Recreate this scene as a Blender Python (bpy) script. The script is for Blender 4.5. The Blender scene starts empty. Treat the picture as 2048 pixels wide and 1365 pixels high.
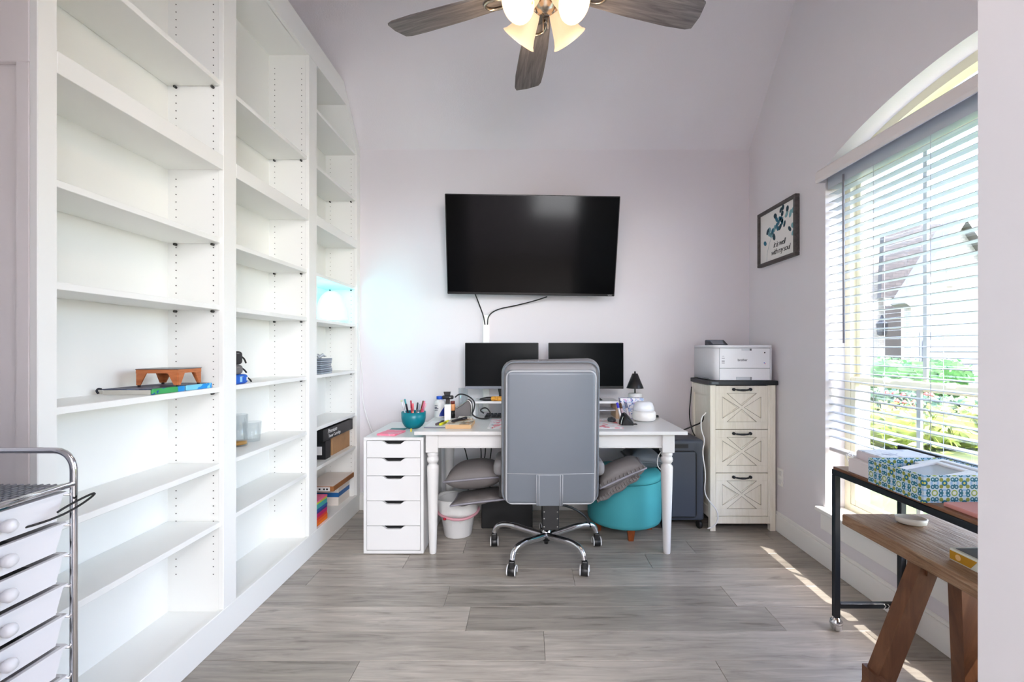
import bpy, bmesh, math, random
from mathutils import Vector, Matrix
random.seed(7)
sc = bpy.context.scene
COL = sc.collection
R = math.radians

# ------------------------------------------------------------------ camera
FPX, CX, CY, CAMH = 920.0, 1055.0, 698.0, 1.23
cam = bpy.data.cameras.new('camera'); camo = bpy.data.objects.new('camera', cam); COL.objects.link(camo)
cam.sensor_width = 36.0; cam.lens = FPX / 2048 * 36.0
cam.shift_x = -(CX - 1024) / 2048; cam.shift_y = (CY - 682.5) / 2048
cam.clip_start = 0.05; cam.clip_end = 300
camo.location = (0, 0, CAMH); camo.rotation_euler = (R(90), 0, 0)
sc.camera = camo
def P(px, py, Y):            # point of the room seen at a pixel of the 2048x1365 photograph, at depth Y
    return Vector(((px - CX) * Y / FPX, Y, CAMH - (py - CY) * Y / FPX))

# ------------------------------------------------------------------ world, sun, lights, exposure
w = bpy.data.worlds.new('world'); sc.world = w; w.use_nodes = True
nt = w.node_tree; nt.nodes.clear()
sky = nt.nodes.new('ShaderNodeTexSky'); sky.sky_type = 'NISHITA'; sky.sun_disc = False
sky.sun_elevation = R(59); sky.sun_rotation = R(140); sky.dust_density = 2.0; sky.air_density = 1.0
bg = nt.nodes.new('ShaderNodeBackground'); bg.inputs[1].default_value = 0.95
wo = nt.nodes.new('ShaderNodeOutputWorld')
nt.links.new(sky.outputs[0], bg.inputs[0]); nt.links.new(bg.outputs[0], wo.inputs[0])

sun = bpy.data.lights.new('sun', 'SUN'); sun.energy = 3.6; sun.angle = R(0.6); sun.color = (1, 0.95, 0.88)
suno = bpy.data.objects.new('sun', sun); COL.objects.link(suno)
suno.rotation_euler = Vector((-0.46, 0.50, -1.0)).to_track_quat('-Z', 'Y').to_euler()
suno.location = (4, -3, 8)

def area(name, loc, direction, sx, sy, power, color=(1, 1, 1)):
    l = bpy.data.lights.new(name, 'AREA'); l.shape = 'RECTANGLE'; l.size = sx; l.size_y = sy
    l.energy = power; l.color = color
    o = bpy.data.objects.new(name, l); COL.objects.link(o)
    o.location = loc; o.rotation_euler = Vector(direction).to_track_quat('-Z', 'Y').to_euler()
    return o
# unseen fill lamp added under the hall ceiling, behind the camera
area('hall_overhead_fill', (0.5, -1.7, 2.70), (0, 0.45, -1), 2.4, 1.6, 84, (0.97, 0.98, 1.0))
# frontal fill added at the hall's rear wall, which has no window
area('hall_rear_fill', (0.95, -3.15, 1.75), (-0.12, 1, 0.22), 1.7, 1.7, 50, (0.96, 0.975, 1.0))
# daylight portal of the room's own window
po = area('window_portal', (1.97, 1.78, 1.30), (-1, 0, 0), 1.75, 2.1, 1.0); po.data.cycles.is_portal = True

sc.view_settings.view_transform = 'Standard'; sc.view_settings.look = 'None'
sc.view_settings.exposure = 1.70; sc.view_settings.gamma = 1.0; sc.view_settings.use_curve_mapping = False
sc.cycles.use_denoising = True
sc.cycles.max_bounces = 12; sc.cycles.diffuse_bounces = 7; sc.cycles.transparent_max_bounces = 16
sc.cycles.caustics_reflective = False; sc.cycles.caustics_refractive = False
sc.cycles.sample_clamp_indirect = 8.0

# ------------------------------------------------------------------ materials
def lin(c):
    return tuple(((v / 255) / 12.92 if v / 255 <= 0.04045 else ((v / 255 + 0.055) / 1.055) ** 2.4) for v in c[:3]) + (1.0,)
MATS = {}
def base_mat(name):
    m = bpy.data.materials.new(name); m.use_nodes = True
    n = m.node_tree; b = n.nodes['Principled BSDF']
    MATS[name] = m
    return m, n, b
def N(n, typ, **kw):
    x = n.nodes.new(typ)
    for k, v in kw.items(): setattr(x, k, v)
    return x
def bump(n, b, scale, strength, dist=0.002, coord='Object', stretch=(1, 1, 1), detail=3):
    tc = N(n, 'ShaderNodeTexCoord'); mp = N(n, 'ShaderNodeMapping'); mp.inputs['Scale'].default_value = stretch
    no = N(n, 'ShaderNodeTexNoise'); no.inputs['Scale'].default_value = scale; no.inputs['Detail'].default_value = detail
    bm_ = N(n, 'ShaderNodeBump'); bm_.inputs['Strength'].default_value = strength; bm_.inputs['Distance'].default_value = dist
    n.links.new(tc.outputs[coord], mp.inputs[0]); n.links.new(mp.outputs[0], no.inputs['Vector'])
    n.links.new(no.outputs['Fac'], bm_.inputs['Height']); n.links.new(bm_.outputs[0], b.inputs['Normal'])
    return no
def M(name, rgb, rough=0.5, metal=0.0, bmp=None, emit=None, spec=0.5, coat=0.0, var=0.0, vscale=20):
    if name in MATS: return MATS[name]
    m, n, b = base_mat(name)
    b.inputs['Base Color'].default_value = lin(rgb); b.inputs['Roughness'].default_value = rough
    b.inputs['Metallic'].default_value = metal; b.inputs['Specular IOR Level'].default_value = spec
    b.inputs['Coat Weight'].default_value = coat
    if bmp: bump(n, b, *bmp)
    if var:
        tc = N(n, 'ShaderNodeTexCoord'); no = N(n, 'ShaderNodeTexNoise'); no.inputs['Scale'].default_value = vscale
        no.inputs['Detail'].default_value = 4
        cr = N(n, 'ShaderNodeValToRGB')
        cr.color_ramp.elements[0].position = 0.3; cr.color_ramp.elements[1].position = 0.7
        cr.color_ramp.elements[0].color = lin([max(0, v * (1 - var)) for v in rgb])
        cr.color_ramp.elements[1].color = lin([min(255, v * (1 + var)) for v in rgb])
        n.links.new(tc.outputs['Object'], no.inputs['Vector']); n.links.new(no.outputs['Fac'], cr.inputs[0])
        n.links.new(cr.outputs[0], b.inputs['Base Color'])
    if emit:
        b.inputs['Emission Color'].default_value = lin(emit[0]); b.inputs['Emission Strength'].default_value = emit[1]
    return m
def wood(name, cols, stretch, scale=4.0, rough=0.45, rand=False, bmp=0.1, dist=0.0015):
    m, n, b = base_mat(name)
    tc = N(n, 'ShaderNodeTexCoord'); mp = N(n, 'ShaderNodeMapping'); mp.inputs['Scale'].default_value = stretch
    if rand:
        oi = N(n, 'ShaderNodeObjectInfo'); ml = N(n, 'ShaderNodeMath', operation='MULTIPLY'); ml.inputs[1].default_value = 40
        cb = N(n, 'ShaderNodeCombineXYZ'); va = N(n, 'ShaderNodeVectorMath', operation='ADD')
        n.links.new(oi.outputs['Random'], ml.inputs[0])
        for i in range(3): n.links.new(ml.outputs[0], cb.inputs[i])
        n.links.new(tc.outputs['Object'], va.inputs[0]); n.links.new(cb.outputs[0], va.inputs[1]); n.links.new(va.outputs[0], mp.inputs[0])
    else:
        n.links.new(tc.outputs['Object'], mp.inputs[0])
    no = N(n, 'ShaderNodeTexNoise'); no.inputs['Scale'].default_value = scale; no.inputs['Detail'].default_value = 6
    no.inputs['Roughness'].default_value = 0.62; no.inputs['Distortion'].default_value = 0.6
    n.links.new(mp.outputs[0], no.inputs['Vector'])
    cr = N(n, 'ShaderNodeValToRGB'); e = cr.color_ramp.elements
    e[0].position = 0.28; e[1].position = 0.74; e[0].color = lin(cols[0]); e[1].color = lin(cols[-1])
    for k, c in enumerate(cols[1:-1]):
        x = e.new(0.28 + 0.46 * (k + 1) / (len(cols) - 1)); x.color = lin(c)
    n.links.new(no.outputs['Fac'], cr.inputs[0])
    out = cr.outputs[0]
    if rand:
        hs = N(n, 'ShaderNodeHueSaturation'); mr = N(n, 'ShaderNodeMapRange'); mr.inputs['To Min'].default_value = 0.80; mr.inputs['To Max'].default_value = 1.16
        n.links.new(oi.outputs['Random'], mr.inputs[0]); n.links.new(mr.outputs[0], hs.inputs['Value']); n.links.new(out, hs.inputs['Color'])
        # sparse dark knots
        mp2 = N(n, 'ShaderNodeMapping'); mp2.inputs['Scale'].default_value = (2.2, 6.5, 6.5)
        n.links.new(va.outputs[0], mp2.inputs[0])
        vo = N(n, 'ShaderNodeTexNoise'); vo.inputs['Scale'].default_value = 2.2; vo.inputs['Detail'].default_value = 3
        n.links.new(mp2.outputs[0], vo.inputs['Vector'])
        c2 = N(n, 'ShaderNodeValToRGB'); c2.color_ramp.elements[0].position = 0.66; c2.color_ramp.elements[1].position = 0.80
        c2.color_ramp.elements[0].color = (1, 1, 1, 1); c2.color_ramp.elements[1].color = (0.45, 0.44, 0.43, 1)
        n.links.new(vo.outputs['Fac'], c2.inputs[0])
        mx = N(n, 'ShaderNodeMix', data_type='RGBA', blend_type='MULTIPLY'); mx.inputs[0].default_value = 1
        n.links.new(hs.outputs[0], mx.inputs[6]); n.links.new(c2.outputs[0], mx.inputs[7]); out = mx.outputs[2]
    n.links.new(out, b.inputs['Base Color']); b.inputs['Roughness'].default_value = rough
    bm_ = N(n, 'ShaderNodeBump'); bm_.inputs['Strength'].default_value = bmp; bm_.inputs['Distance'].default_value = dist
    n.links.new(no.outputs['Fac'], bm_.inputs['Height']); n.links.new(bm_.outputs[0], b.inputs['Normal'])
    return m
def glass(name, tint=(255, 255, 255), refl=0.08, rough=0.02):
    m = bpy.data.materials.new(name); m.use_nodes = True; n = m.node_tree; n.nodes.clear(); MATS[name] = m
    t = N(n, 'ShaderNodeBsdfTransparent'); t.inputs[0].default_value = lin(tint)
    g = N(n, 'ShaderNodeBsdfGlossy'); g.inputs['Roughness'].default_value = rough
    lw = N(n, 'ShaderNodeLayerWeight'); lw.inputs[0].default_value = 0.25
    ad = N(n, 'ShaderNodeMath', operation='MULTIPLY_ADD'); ad.inputs[1].default_value = 0.45; ad.inputs[2].default_value = refl * 0.5
    mx = N(n, 'ShaderNodeMixShader'); o = N(n, 'ShaderNodeOutputMaterial')
    n.links.new(lw.outputs['Facing'], ad.inputs[0]); n.links.new(ad.outputs[0], mx.inputs[0])
    n.links.new(t.outputs[0], mx.inputs[1]); n.links.new(g.outputs[0], mx.inputs[2]); n.links.new(mx.outputs[0], o.inputs[0])
    return m
def brick_mat(name, c1, c2, mortar, scale, rough=0.8):
    m, n, b = base_mat(name)
    tc = N(n, 'ShaderNodeTexCoord'); sx = N(n, 'ShaderNodeSeparateXYZ'); cb = N(n, 'ShaderNodeCombineXYZ')
    ad = N(n, 'ShaderNodeMath', operation='ADD')
    n.links.new(tc.outputs['Object'], sx.inputs[0]); n.links.new(sx.outputs[0], ad.inputs[0]); n.links.new(sx.outputs[1], ad.inputs[1])
    n.links.new(ad.outputs[0], cb.inputs[0]); n.links.new(sx.outputs[2], cb.inputs[1])
    t = N(n, 'ShaderNodeTexBrick'); t.inputs['Scale'].default_value = scale
    t.inputs['Color1'].default_value = lin(c1); t.inputs['Color2'].default_value = lin(c2); t.inputs['Mortar'].default_value = lin(mortar)
    n.links.new(cb.outputs[0], t.inputs['Vector']); n.links.new(t.outputs['Color'], b.inputs['Base Color'])
    b.inputs['Roughness'].default_value = rough
    bm_ = N(n, 'ShaderNodeBump'); bm_.inputs['Strength'].default_value = 0.6; bm_.inputs['Distance'].default_value = 0.01
    n.links.new(t.outputs['Fac'], bm_.inputs['Height']); bm_.invert = True; n.links.new(bm_.outputs[0], b.inputs['Normal'])
    return m
def damask_mat(name, tile):
    """repeating tile print: teal scrolls, green rings, yellow hearts on pale blue-grey"""
    m, n, b = base_mat(name)
    tc = N(n, 'ShaderNodeTexCoord'); sx = N(n, 'ShaderNodeSeparateXYZ')
    n.links.new(tc.outputs['Object'], sx.inputs[0])
    def mth(op, a, c=None, d=None):
        x = N(n, 'ShaderNodeMath', operation=op)
        for i, v in enumerate((a, c, d)):
            if v is None: continue
            if isinstance(v, (int, float)): x.inputs[i].default_value = v
            else: n.links.new(v, x.inputs[i])
        return x.outputs[0]
    u0 = mth('ADD', sx.outputs[0], sx.outputs[1])
    u = mth('ABSOLUTE', mth('SUBTRACT', mth('FRACT', mth('DIVIDE', u0, tile)), 0.5))
    v = mth('ABSOLUTE', mth('SUBTRACT', mth('FRACT', mth('DIVIDE', sx.outputs[2], tile)), 0.5))
    def dist(cx, cy):
        a = mth('SUBTRACT', u, cx); c = mth('SUBTRACT', v, cy)
        return mth('SQRT', mth('ADD', mth('MULTIPLY', a, a), mth('MULTIPLY', c, c)))
    def ring(cx, cy, r, wd):
        return mth('LESS_THAN', mth('ABSOLUTE', mth('SUBTRACT', dist(cx, cy), r)), wd)
    col = None
    def lay(mask, rgb):
        nonlocal col
        x = N(n, 'ShaderNodeMix', data_type='RGBA'); n.links.new(mask, x.inputs[0])
        if col is None: x.inputs[6].default_value = lin((196, 214, 222))
        else: n.links.new(col, x.inputs[6])
        x.inputs[7].default_value = lin(rgb); col = x.outputs[2]
    lay(ring(0.5, 0.0, 0.16, 0.05), (150, 190, 222)); lay(ring(0.0, 0.5, 0.16, 0.05), (150, 190, 222))
    lay(ring(0.0, 0.0, 0.13, 0.03), (150, 170, 70)); lay(mth('LESS_THAN', dist(0, 0), 0.05), (236, 232, 200))
    lay(ring(0.31, 0.10, 0.075, 0.032), (16, 106, 128)); lay(ring(0.10, 0.31, 0.075, 0.032), (16, 106, 128))
    lay(mth('LESS_THAN', dist(0.40, 0.0), 0.05), (16, 106, 128)); lay(mth('LESS_THAN', dist(0.0, 0.40), 0.05), (16, 106, 128))
    lay(mth('LESS_THAN', mth('ABSOLUTE', mth('SUBTRACT', u, v)), 0.035) if False else ring(0.33, 0.33, 0.05, 0.05), (140, 150, 60))
    lay(ring(0.5, 0.5, 0.10, 0.045), (16, 106, 128)); lay(mth('LESS_THAN', dist(0.5, 0.5), 0.05), (220, 214, 60))
    n.links.new(col, b.inputs['Base Color']); b.inputs['Roughness'].default_value = 0.45
    return m
def blotch_mat(name, base, spots, scale):
    """flower-like blotches of several colours on a pale ground"""
    m, n, b = base_mat(name)
    tc = N(n, 'ShaderNodeTexCoord'); prev = None
    for k, (rgb, thr) in enumerate(spots):
        mp = N(n, 'ShaderNodeMapping'); mp.inputs['Location'].default_value = (k * 3.7, k * 1.9, k * 0.8)
        n.links.new(tc.outputs['Object'], mp.inputs[0])
        no = N(n, 'ShaderNodeTexNoise'); no.inputs['Scale'].default_value = scale * (1 + 0.2 * k); no.inputs['Detail'].default_value = 2
        n.links.new(mp.outputs[0], no.inputs['Vector'])
        g = N(n, 'ShaderNodeMath', operation='GREATER_THAN'); g.inputs[1].default_value = thr
        n.links.new(no.outputs['Fac'], g.inputs[0])
        x = N(n, 'ShaderNodeMix', data_type='RGBA'); n.links.new(g.outputs[0], x.inputs[0])
        if prev is None: x.inputs[6].default_value = lin(base)
        else: n.links.new(prev, x.inputs[6])
        x.inputs[7].default_value = lin(rgb); prev = x.outputs[2]
    n.links.new(prev, b.inputs['Base Color']); b.inputs['Roughness'].default_value = 0.5
    return m

WALL = M('wall_paint', (226, 222, 226), 0.75, bmp=(190, 0.35, 0.0012))
CEIL = M('ceiling_paint', (231, 228, 232), 0.8, bmp=(110, 0.45, 0.002))
TRIM = M('trim_white', (240, 239, 236), 0.35)
BOOK = M('bookcase_white', (236, 237, 234), 0.38)
WHITE = M('white_lacquer', (224, 224, 224), 0.32)
DESKW = M('desk_white', (222, 221, 220), 0.28)
DARKHOLE = M('dark_recess', (22, 22, 24), 0.8)
HOLE = M('pin_hole', (84, 82, 80), 0.8)
CHROME = M('chrome', (225, 226, 230), 0.10, 1.0)
STEEL = M('brushed_steel', (170, 168, 165), 0.3, 1.0)
BLACK = M('black_plastic', (20, 20, 22), 0.4)
BLACKM = M('black_metal', (28, 32, 38), 0.4, 0.3)
RUBBER = M('cable_black', (22, 22, 24), 0.55)
CABLEW = M('cable_white', (232, 232, 232), 0.45)
GLASS = glass('window_glass')
CUPG = glass('drinking_glass', (250, 252, 253), 0.05)

# ------------------------------------------------------------------ mesh helpers
class B:
    def __init__(s): s.bm = bmesh.new()
    def box(s, x0, x1, y0, y1, z0, z1, bev=0.0, seg=1, smooth=False):
        r = bmesh.ops.create_cube(s.bm, size=1)
        vs = r['verts']
        for v in vs: v.co = Vector(((x0 + x1) / 2 + v.co.x * (x1 - x0), (y0 + y1) / 2 + v.co.y * (y1 - y0), (z0 + z1) / 2 + v.co.z * (z1 - z0)))
        if bev:
            es = list({e for v in vs for e in v.link_edges})
            f = bmesh.ops.bevel(s.bm, geom=es, offset=bev, segments=seg, affect='EDGES', profile=0.5, clamp_overlap=True)
            if smooth:
                for ff in f['faces']: ff.smooth = True
        return s
    def poly(s, pts, axis, a, b, smooth=False):
        """extrude a 2-D outline along axis from a to b. pts are (u,v): axis x->(y,z), y->(x,z), z->(x,y)"""
        def mk(u, v, t):
            return {'x': (t, u, v), 'y': (u, t, v), 'z': (u, v, t)}[axis]
        lo = [s.bm.verts.new(mk(u, v, a)) for u, v in pts]; hi = [s.bm.verts.new(mk(u, v, b)) for u, v in pts]
        s.bm.faces.new(lo); s.bm.faces.new(hi[::-1]); k = len(pts)
        for i in range(k):
            f = s.bm.faces.new((lo[i], hi[i], hi[(i + 1) % k], lo[(i + 1) % k])); f.smooth = smooth
        return s
    def lathe(s, prof, c=(0, 0, 0), seg=24, axis=None, smooth=True, sx=1, sy=1):
        """prof: (r,z) list from bottom to top; axis: optional direction for the profile's z"""
        rings = []
        mat = Matrix.Translation(Vector(c))
        if axis is not None: mat = mat @ Vector(axis).to_track_quat('Z', 'Y').to_matrix().to_4x4()
        for r, z in prof:
            if r < 1e-6: rings.append([s.bm.verts.new(mat @ Vector((0, 0, z)))])
            else: rings.append([s.bm.verts.new(mat @ Vector((r * sx * math.cos(2 * math.pi * i / seg), r * sy * math.sin(2 * math.pi * i / seg), z))) for i in range(seg)])
        for a, b in zip(rings, rings[1:]):
            for i in range(seg):
                j = (i + 1) % seg
                if len(a) == 1 and len(b) == 1: continue
                if len(a) == 1: f = s.bm.faces.new((a[0], b[j], b[i])) if False else s.bm.faces.new((a[0], b[i], b[j]))
                elif len(b) == 1: f = s.bm.faces.new((a[i], a[j], b[0]))
                else: f = s.bm.faces.new((a[i], a[j], b[j], b[i]))
                f.smooth = smooth
        if len(rings[0]) > 1: s.bm.faces.new(rings[0][::-1])
        if len(rings[-1]) > 1: s.bm.faces.new(rings[-1])
        return s
    def cyl(s, p0, p1, r0, r1=None, seg=16):
        p0, p1 = Vector(p0), Vector(p1); L = (p1 - p0).length
        return s.lathe([(r0, 0), (r0 if r1 is None else r1, L)], p0, seg, p1 - p0)
    def tube(s, pts, r, seg=8, closed=False, smooth_path=0, sy=1.0):
        pts = [Vector(p) for p in pts]
        for _ in range(smooth_path):           # Chaikin corner cutting
            q = [] if closed else [pts[0]]
            rng = range(len(pts)) if closed else range(len(pts) - 1)
            for i in rng:
                a, b = pts[i], pts[(i + 1) % len(pts)]
                q += [a.lerp(b, 0.25), a.lerp(b, 0.75)]
            if not closed: q.append(pts[-1])
            pts = q
        rs = r if isinstance(r, (list, tuple)) else None
        k = len(pts); rings = []; up = None
        for i, p in enumerate(pts):
            a = pts[(i - 1) % k] if (closed or i > 0) else p; b = pts[(i + 1) % k] if (closed or i < k - 1) else p
            t = (b - a).normalized()
            if up is None:
                up = Vector((0, 0, 1)) if abs(t.z) < 0.9 else Vector((0, 1, 0))
            n1 = (up - t * up.dot(t))
            if n1.length < 1e-5: n1 = t.orthogonal()
            n1.normalize(); n2 = t.cross(n1); up = n1
            rr = rs[min(len(rs) - 1, int(i * len(rs) / k))] if rs else r
            rings.append([s.bm.verts.new(p + n1 * (rr * math.cos(2 * math.pi * j / seg)) + n2 * (rr * sy * math.sin(2 * math.pi * j / seg))) for j in range(seg)])
        for i in range(k if closed else k - 1):
            a, b = rings[i], rings[(i + 1) % k]
            for j in range(seg):
                f = s.bm.faces.new((a[j], a[(j + 1) % seg], b[(j + 1) % seg], b[j])); f.smooth = True
        if not closed:
            s.bm.faces.new(rings[0][::-1]); s.bm.faces.new(rings[-1])
        return s
    def pillow(s, lx, ly, h, n=14, pinch=0.12, mat=None, wr=0.0):
        mat = mat or Matrix.Identity(4); top = {}; bot = {}
        for i in range(n + 1):
            for j in range(n + 1):
                u, v = -1 + 2 * i / n, -1 + 2 * j / n
                x = lx * u * (1 - pinch * (1 - v * v) * 0.5); y = ly * v * (1 - pinch * (1 - u * u) * 0.5)
                t = max(0, (1 - abs(u) ** 2.6)) ** 0.5 * max(0, (1 - abs(v) ** 2.6)) ** 0.5
                wv = wr * math.sin(9 * u + 3 * v) * (1 - t) * t * 4
                top[i, j] = s.bm.verts.new(mat @ Vector((x, y, h * t + wv)))
                edge = i in (0, n) or j in (0, n)
                bot[i, j] = top[i, j] if edge else s.bm.verts.new(mat @ Vector((x, y, -h * t * 0.8 + wv)))
        for i in range(n):
            for j in range(n):
                f = s.bm.faces.new((top[i, j], top[i + 1, j], top[i + 1, j + 1], top[i, j + 1])); f.smooth = True
                vs = (bot[i, j], bot[i, j + 1], bot[i + 1, j + 1], bot[i + 1, j])
                f = s.bm.faces.new(vs); f.smooth = True
        return s
    def xf(s, m):
        bmesh.ops.transform(s.bm, matrix=m, verts=s.bm.verts); return s
def rot_about(p, axis, ang):
    p = Vector(p); return Matrix.Translation(p) @ Matrix.Rotation(ang, 4, axis) @ Matrix.Translation(-p)

def obj(name, b, mat, parent=None):
    bm = b.bm if isinstance(b, B) else b
    if parent is not None: bmesh.ops.translate(bm, vec=-ORG[parent], verts=bm.verts)
    bmesh.ops.recalc_face_normals(bm, faces=bm.faces)
    me = bpy.data.meshes.new(name); bm.to_mesh(me); bm.free()
    me.materials.append(mat)
    o = bpy.data.objects.new(name, me); COL.objects.link(o)
    if parent is not None: o.parent = parent
    ORG[o] = ORG[parent] if parent is not None else Vector((0, 0, 0))
    return o
ORG = {}
def tag(o, label, cat, group=None):
    o['label'] = label; o['category'] = cat
    if group: o['group'] = group
    return o
def thing(name, label, cat, loc, group=None):
    o = bpy.data.objects.new(name, None); COL.objects.link(o); o.location = loc; o.empty_display_size = 0.05
    ORG[o] = Vector(loc)
    return tag(o, label, cat, group)
def solo(name, b, mat, label, cat, group=None):
    """a thing that is one mesh; its origin is moved to the base centre"""
    bm = b.bm
    xs = [v.co for v in bm.verts]
    c = Vector(((min(v.x for v in xs) + max(v.x for v in xs)) / 2, (min(v.y for v in xs) + max(v.y for v in xs)) / 2, min(v.z for v in xs)))
    bmesh.ops.translate(bm, vec=-c, verts=bm.verts)
    o = obj(name, b, mat); o.location = c; ORG[o] = c
    return tag(o, label, cat, group)
def struct(name, b, mat, parent=None, label=None):
    o = obj(name, b, mat, parent); o['kind'] = 'structure'
    if label: o['label'] = label
    return o
def copy_part(o, parent, loc=None, name=None):
    c = o.copy(); COL.objects.link(c); c.parent = parent
    if loc is not None: c.location = loc
    return c
def text_mesh(txt, size, shear=0.0, extrude=0.0005, align='CENTER', spacing=1.0):
    cu = bpy.data.curves.new('lettering', 'FONT'); cu.body = txt; cu.size = size; cu.shear = shear
    cu.extrude = extrude; cu.align_x = align; cu.align_y = 'CENTER'; cu.space_character = spacing; cu.resolution_u = 3
    t = bpy.data.objects.new('lettering', cu); COL.objects.link(t)
    dg = bpy.context.evaluated_depsgraph_get(); me = t.evaluated_get(dg).to_mesh()
    b = B(); b.bm.from_mesh(me)
    t.evaluated_get(dg).to_mesh_clear(); bpy.data.objects.remove(t); bpy.data.curves.remove(cu)
    return b
FACE_CAM = Matrix.Rotation(R(90), 4, 'X')                               # text in the x-z plane, read from -y
FACE_PX = Matrix.Rotation(R(90), 4, 'Z') @ Matrix.Rotation(R(90), 4, 'X')    # read from +x
FACE_NX = Matrix.Rotation(R(-90), 4, 'Z') @ Matrix.Rotation(R(90), 4, 'X')   # read from -x
def letter(txt, size, face, at, mat, parent, **kw):
    b = text_mesh(txt, size, **kw).xf(Matrix.Translation(Vector(at)) @ face)
    return obj('lettering', b, mat, parent)

# ================================================================== ROOM SHELL
XR, XW, XF, XB, YB = 1.69, -1.53, -1.277, -1.515, 3.51      # right wall, left wall, bookcase front / back, back wall
ZC, SL, ZT = 2.75, 1.12, 3.9                                # wall height, ceiling pitch, flat ceiling
YT = YB - (ZT - ZC) / SL
YF0, YF1 = 0.50, 0.62                                       # front wall with the cased opening

# floor: a slab, and the boards laid on it one by one
fl = struct('floor', B().box(-2.3, 2.3, -3.3, 3.7, -0.15, -0.012), M('subfloor', (120, 112, 104), 0.9), label='grey-brown wood plank floor')
PLANK = wood('plank_oak', [(118, 111, 103), (153, 146, 137), (168, 160, 150), (184, 176, 166)], (1.1, 11, 11), 3.2, 0.30, rand=True, bmp=0.12)
row0, PW, PL = 1.813, 0.19, 1.4
joint = {-1: -0.66, 0: 0.07, 1: -0.27, 2: -0.40, 3: 0.247, 4: 0.70}
for k in range(-10, 10):
    y0, y1 = row0 + k * PW, row0 + (k + 1) * PW
    if y0 > YB: break
    y1 = min(y1, YB + 0.02)
    x = joint.get(k, random.uniform(-0.7, 0.7))
    while x > XW - 0.1: x -= PL
    while x < XR:
        a, b_ = max(x, XW - 0.1), min(x + PL, XR + 0.05)
        if b_ - a > 0.03:
            cx, cy = (a + b_) / 2, (y0 + y1) / 2
            hx, hy = (b_ - a) / 2 - 0.0006, (y1 - y0) / 2 - 0.0006
            o = obj('plank', B().box(-hx, hx, -hy, hy, -0.012, 0.0, 0.0012), PLANK, fl)
            o.location = (cx, cy, 0); o['kind'] = 'structure'
        x += PL
struct('floor', B().box(-2.3, 2.3, -3.3, row0 - 10 * PW, -0.012, 0.0), PLANK, label='hall floor behind the opening')

struct('wall_back', B().box(-1.75, 1.95, YB, YB + 0.15, 0, ZC + 0.1), WALL)
struct('wall_left', B().box(XW - 0.12, XW, -3.2, YB + 0.1, 0, ZT + 0.1), WALL)
# right wall with the arched opening
WY0, WY1, WZ0, WZS, WRISE = 0.95, 2.61, 0.305, 2.265, 0.162
WYC, WH = (WY0 + WY1) / 2, (WY1 - WY0) / 2
WRAD = (WH * WH + WRISE * WRISE) / (2 * WRISE)
def arch_z(y): return WZS + WRISE - WRAD + math.sqrt(max(0, WRAD * WRAD - (y - WYC) ** 2))
XO = XR + 0.20
b = B()
b.box(XR, XO, WY1, YB + 0.15, 0, ZT + 0.1); b.box(XR, XO, 0.3, WY0, 0, ZT + 0.1); b.box(XR, XO, WY0, WY1, 0, WZ0)
ns = 28
for i in range(ns):
    ya, yb = WY0 + (WY1 - WY0) * i / ns, WY0 + (WY1 - WY0) * (i + 1) / ns
    b.poly([(ya, arch_z(ya)), (yb, arch_z(yb)), (yb, ZT + 0.1), (ya, ZT + 0.1)], 'x', XR, XO)
struct('wall_right', b, WALL)
# front wall around the cased opening the camera looks through
b = B(); b.box(0.62, XR + 0.2, YF0, YF1, 0, ZT + 0.1); b.box(XW - 0.1, -0.78, YF0, YF1, 0, ZT + 0.1); b.box(-0.78, 0.62, YF0, YF1, 2.45, ZT + 0.1)
struct('wall_front', b, WALL)
struct('trim_1', B().box(0.606, 0.62, YF0 - 0.012, YF1 + 0.003, 0, 2.45, 0.004), M('jamb_white', (188, 188, 189), 0.4), label='white painted jamb of the opening')
# ceiling: back slope and flat top
b = B().poly([(YB + 0.12, ZC - 0.12 * SL), (YT, ZT), (YT, ZT + 0.15), (YB + 0.12, ZC - 0.12 * SL + 0.25)], 'x', -1.75, 1.95)
b.box(-1.75, 1.95, 0.3, YT, ZT, ZT + 0.15)
struct('ceiling', b, CEIL)
# hall behind the camera
struct('ceiling', B().box(-2.3, 2.3, -3.2, YF0, 2.75, 2.9), CEIL)
b = B().box(-2.3, 2.3, -3.3, -3.2, 0, 2.9); b.box(1.9, 2.3, -3.2, YF0, 0, 2.9); b.box(-2.3, XW - 0.12, -3.2, YF0, 0, 2.9)
struct('wall_hall', b, WALL)

# baseboards with a stepped cap
def baseboard(name, pts_box, cap_box):
    bb = struct(name, B().box(*pts_box, 0.003), TRIM); c = obj('cap_moulding', B().box(*cap_box, 0.004), TRIM, bb); return bb
baseboard('baseboard_right', (XR - 0.015, XR, YF1, YB, 0, 0.115), (XR - 0.010, XR, YF1, YB, 0.115, 0.135))
baseboard('baseboard_back', (XF, XR - 0.015, YB - 0.015, YB, 0, 0.115), (XF, XR - 0.015, YB - 0.010, YB, 0.115, 0.135))

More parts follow.
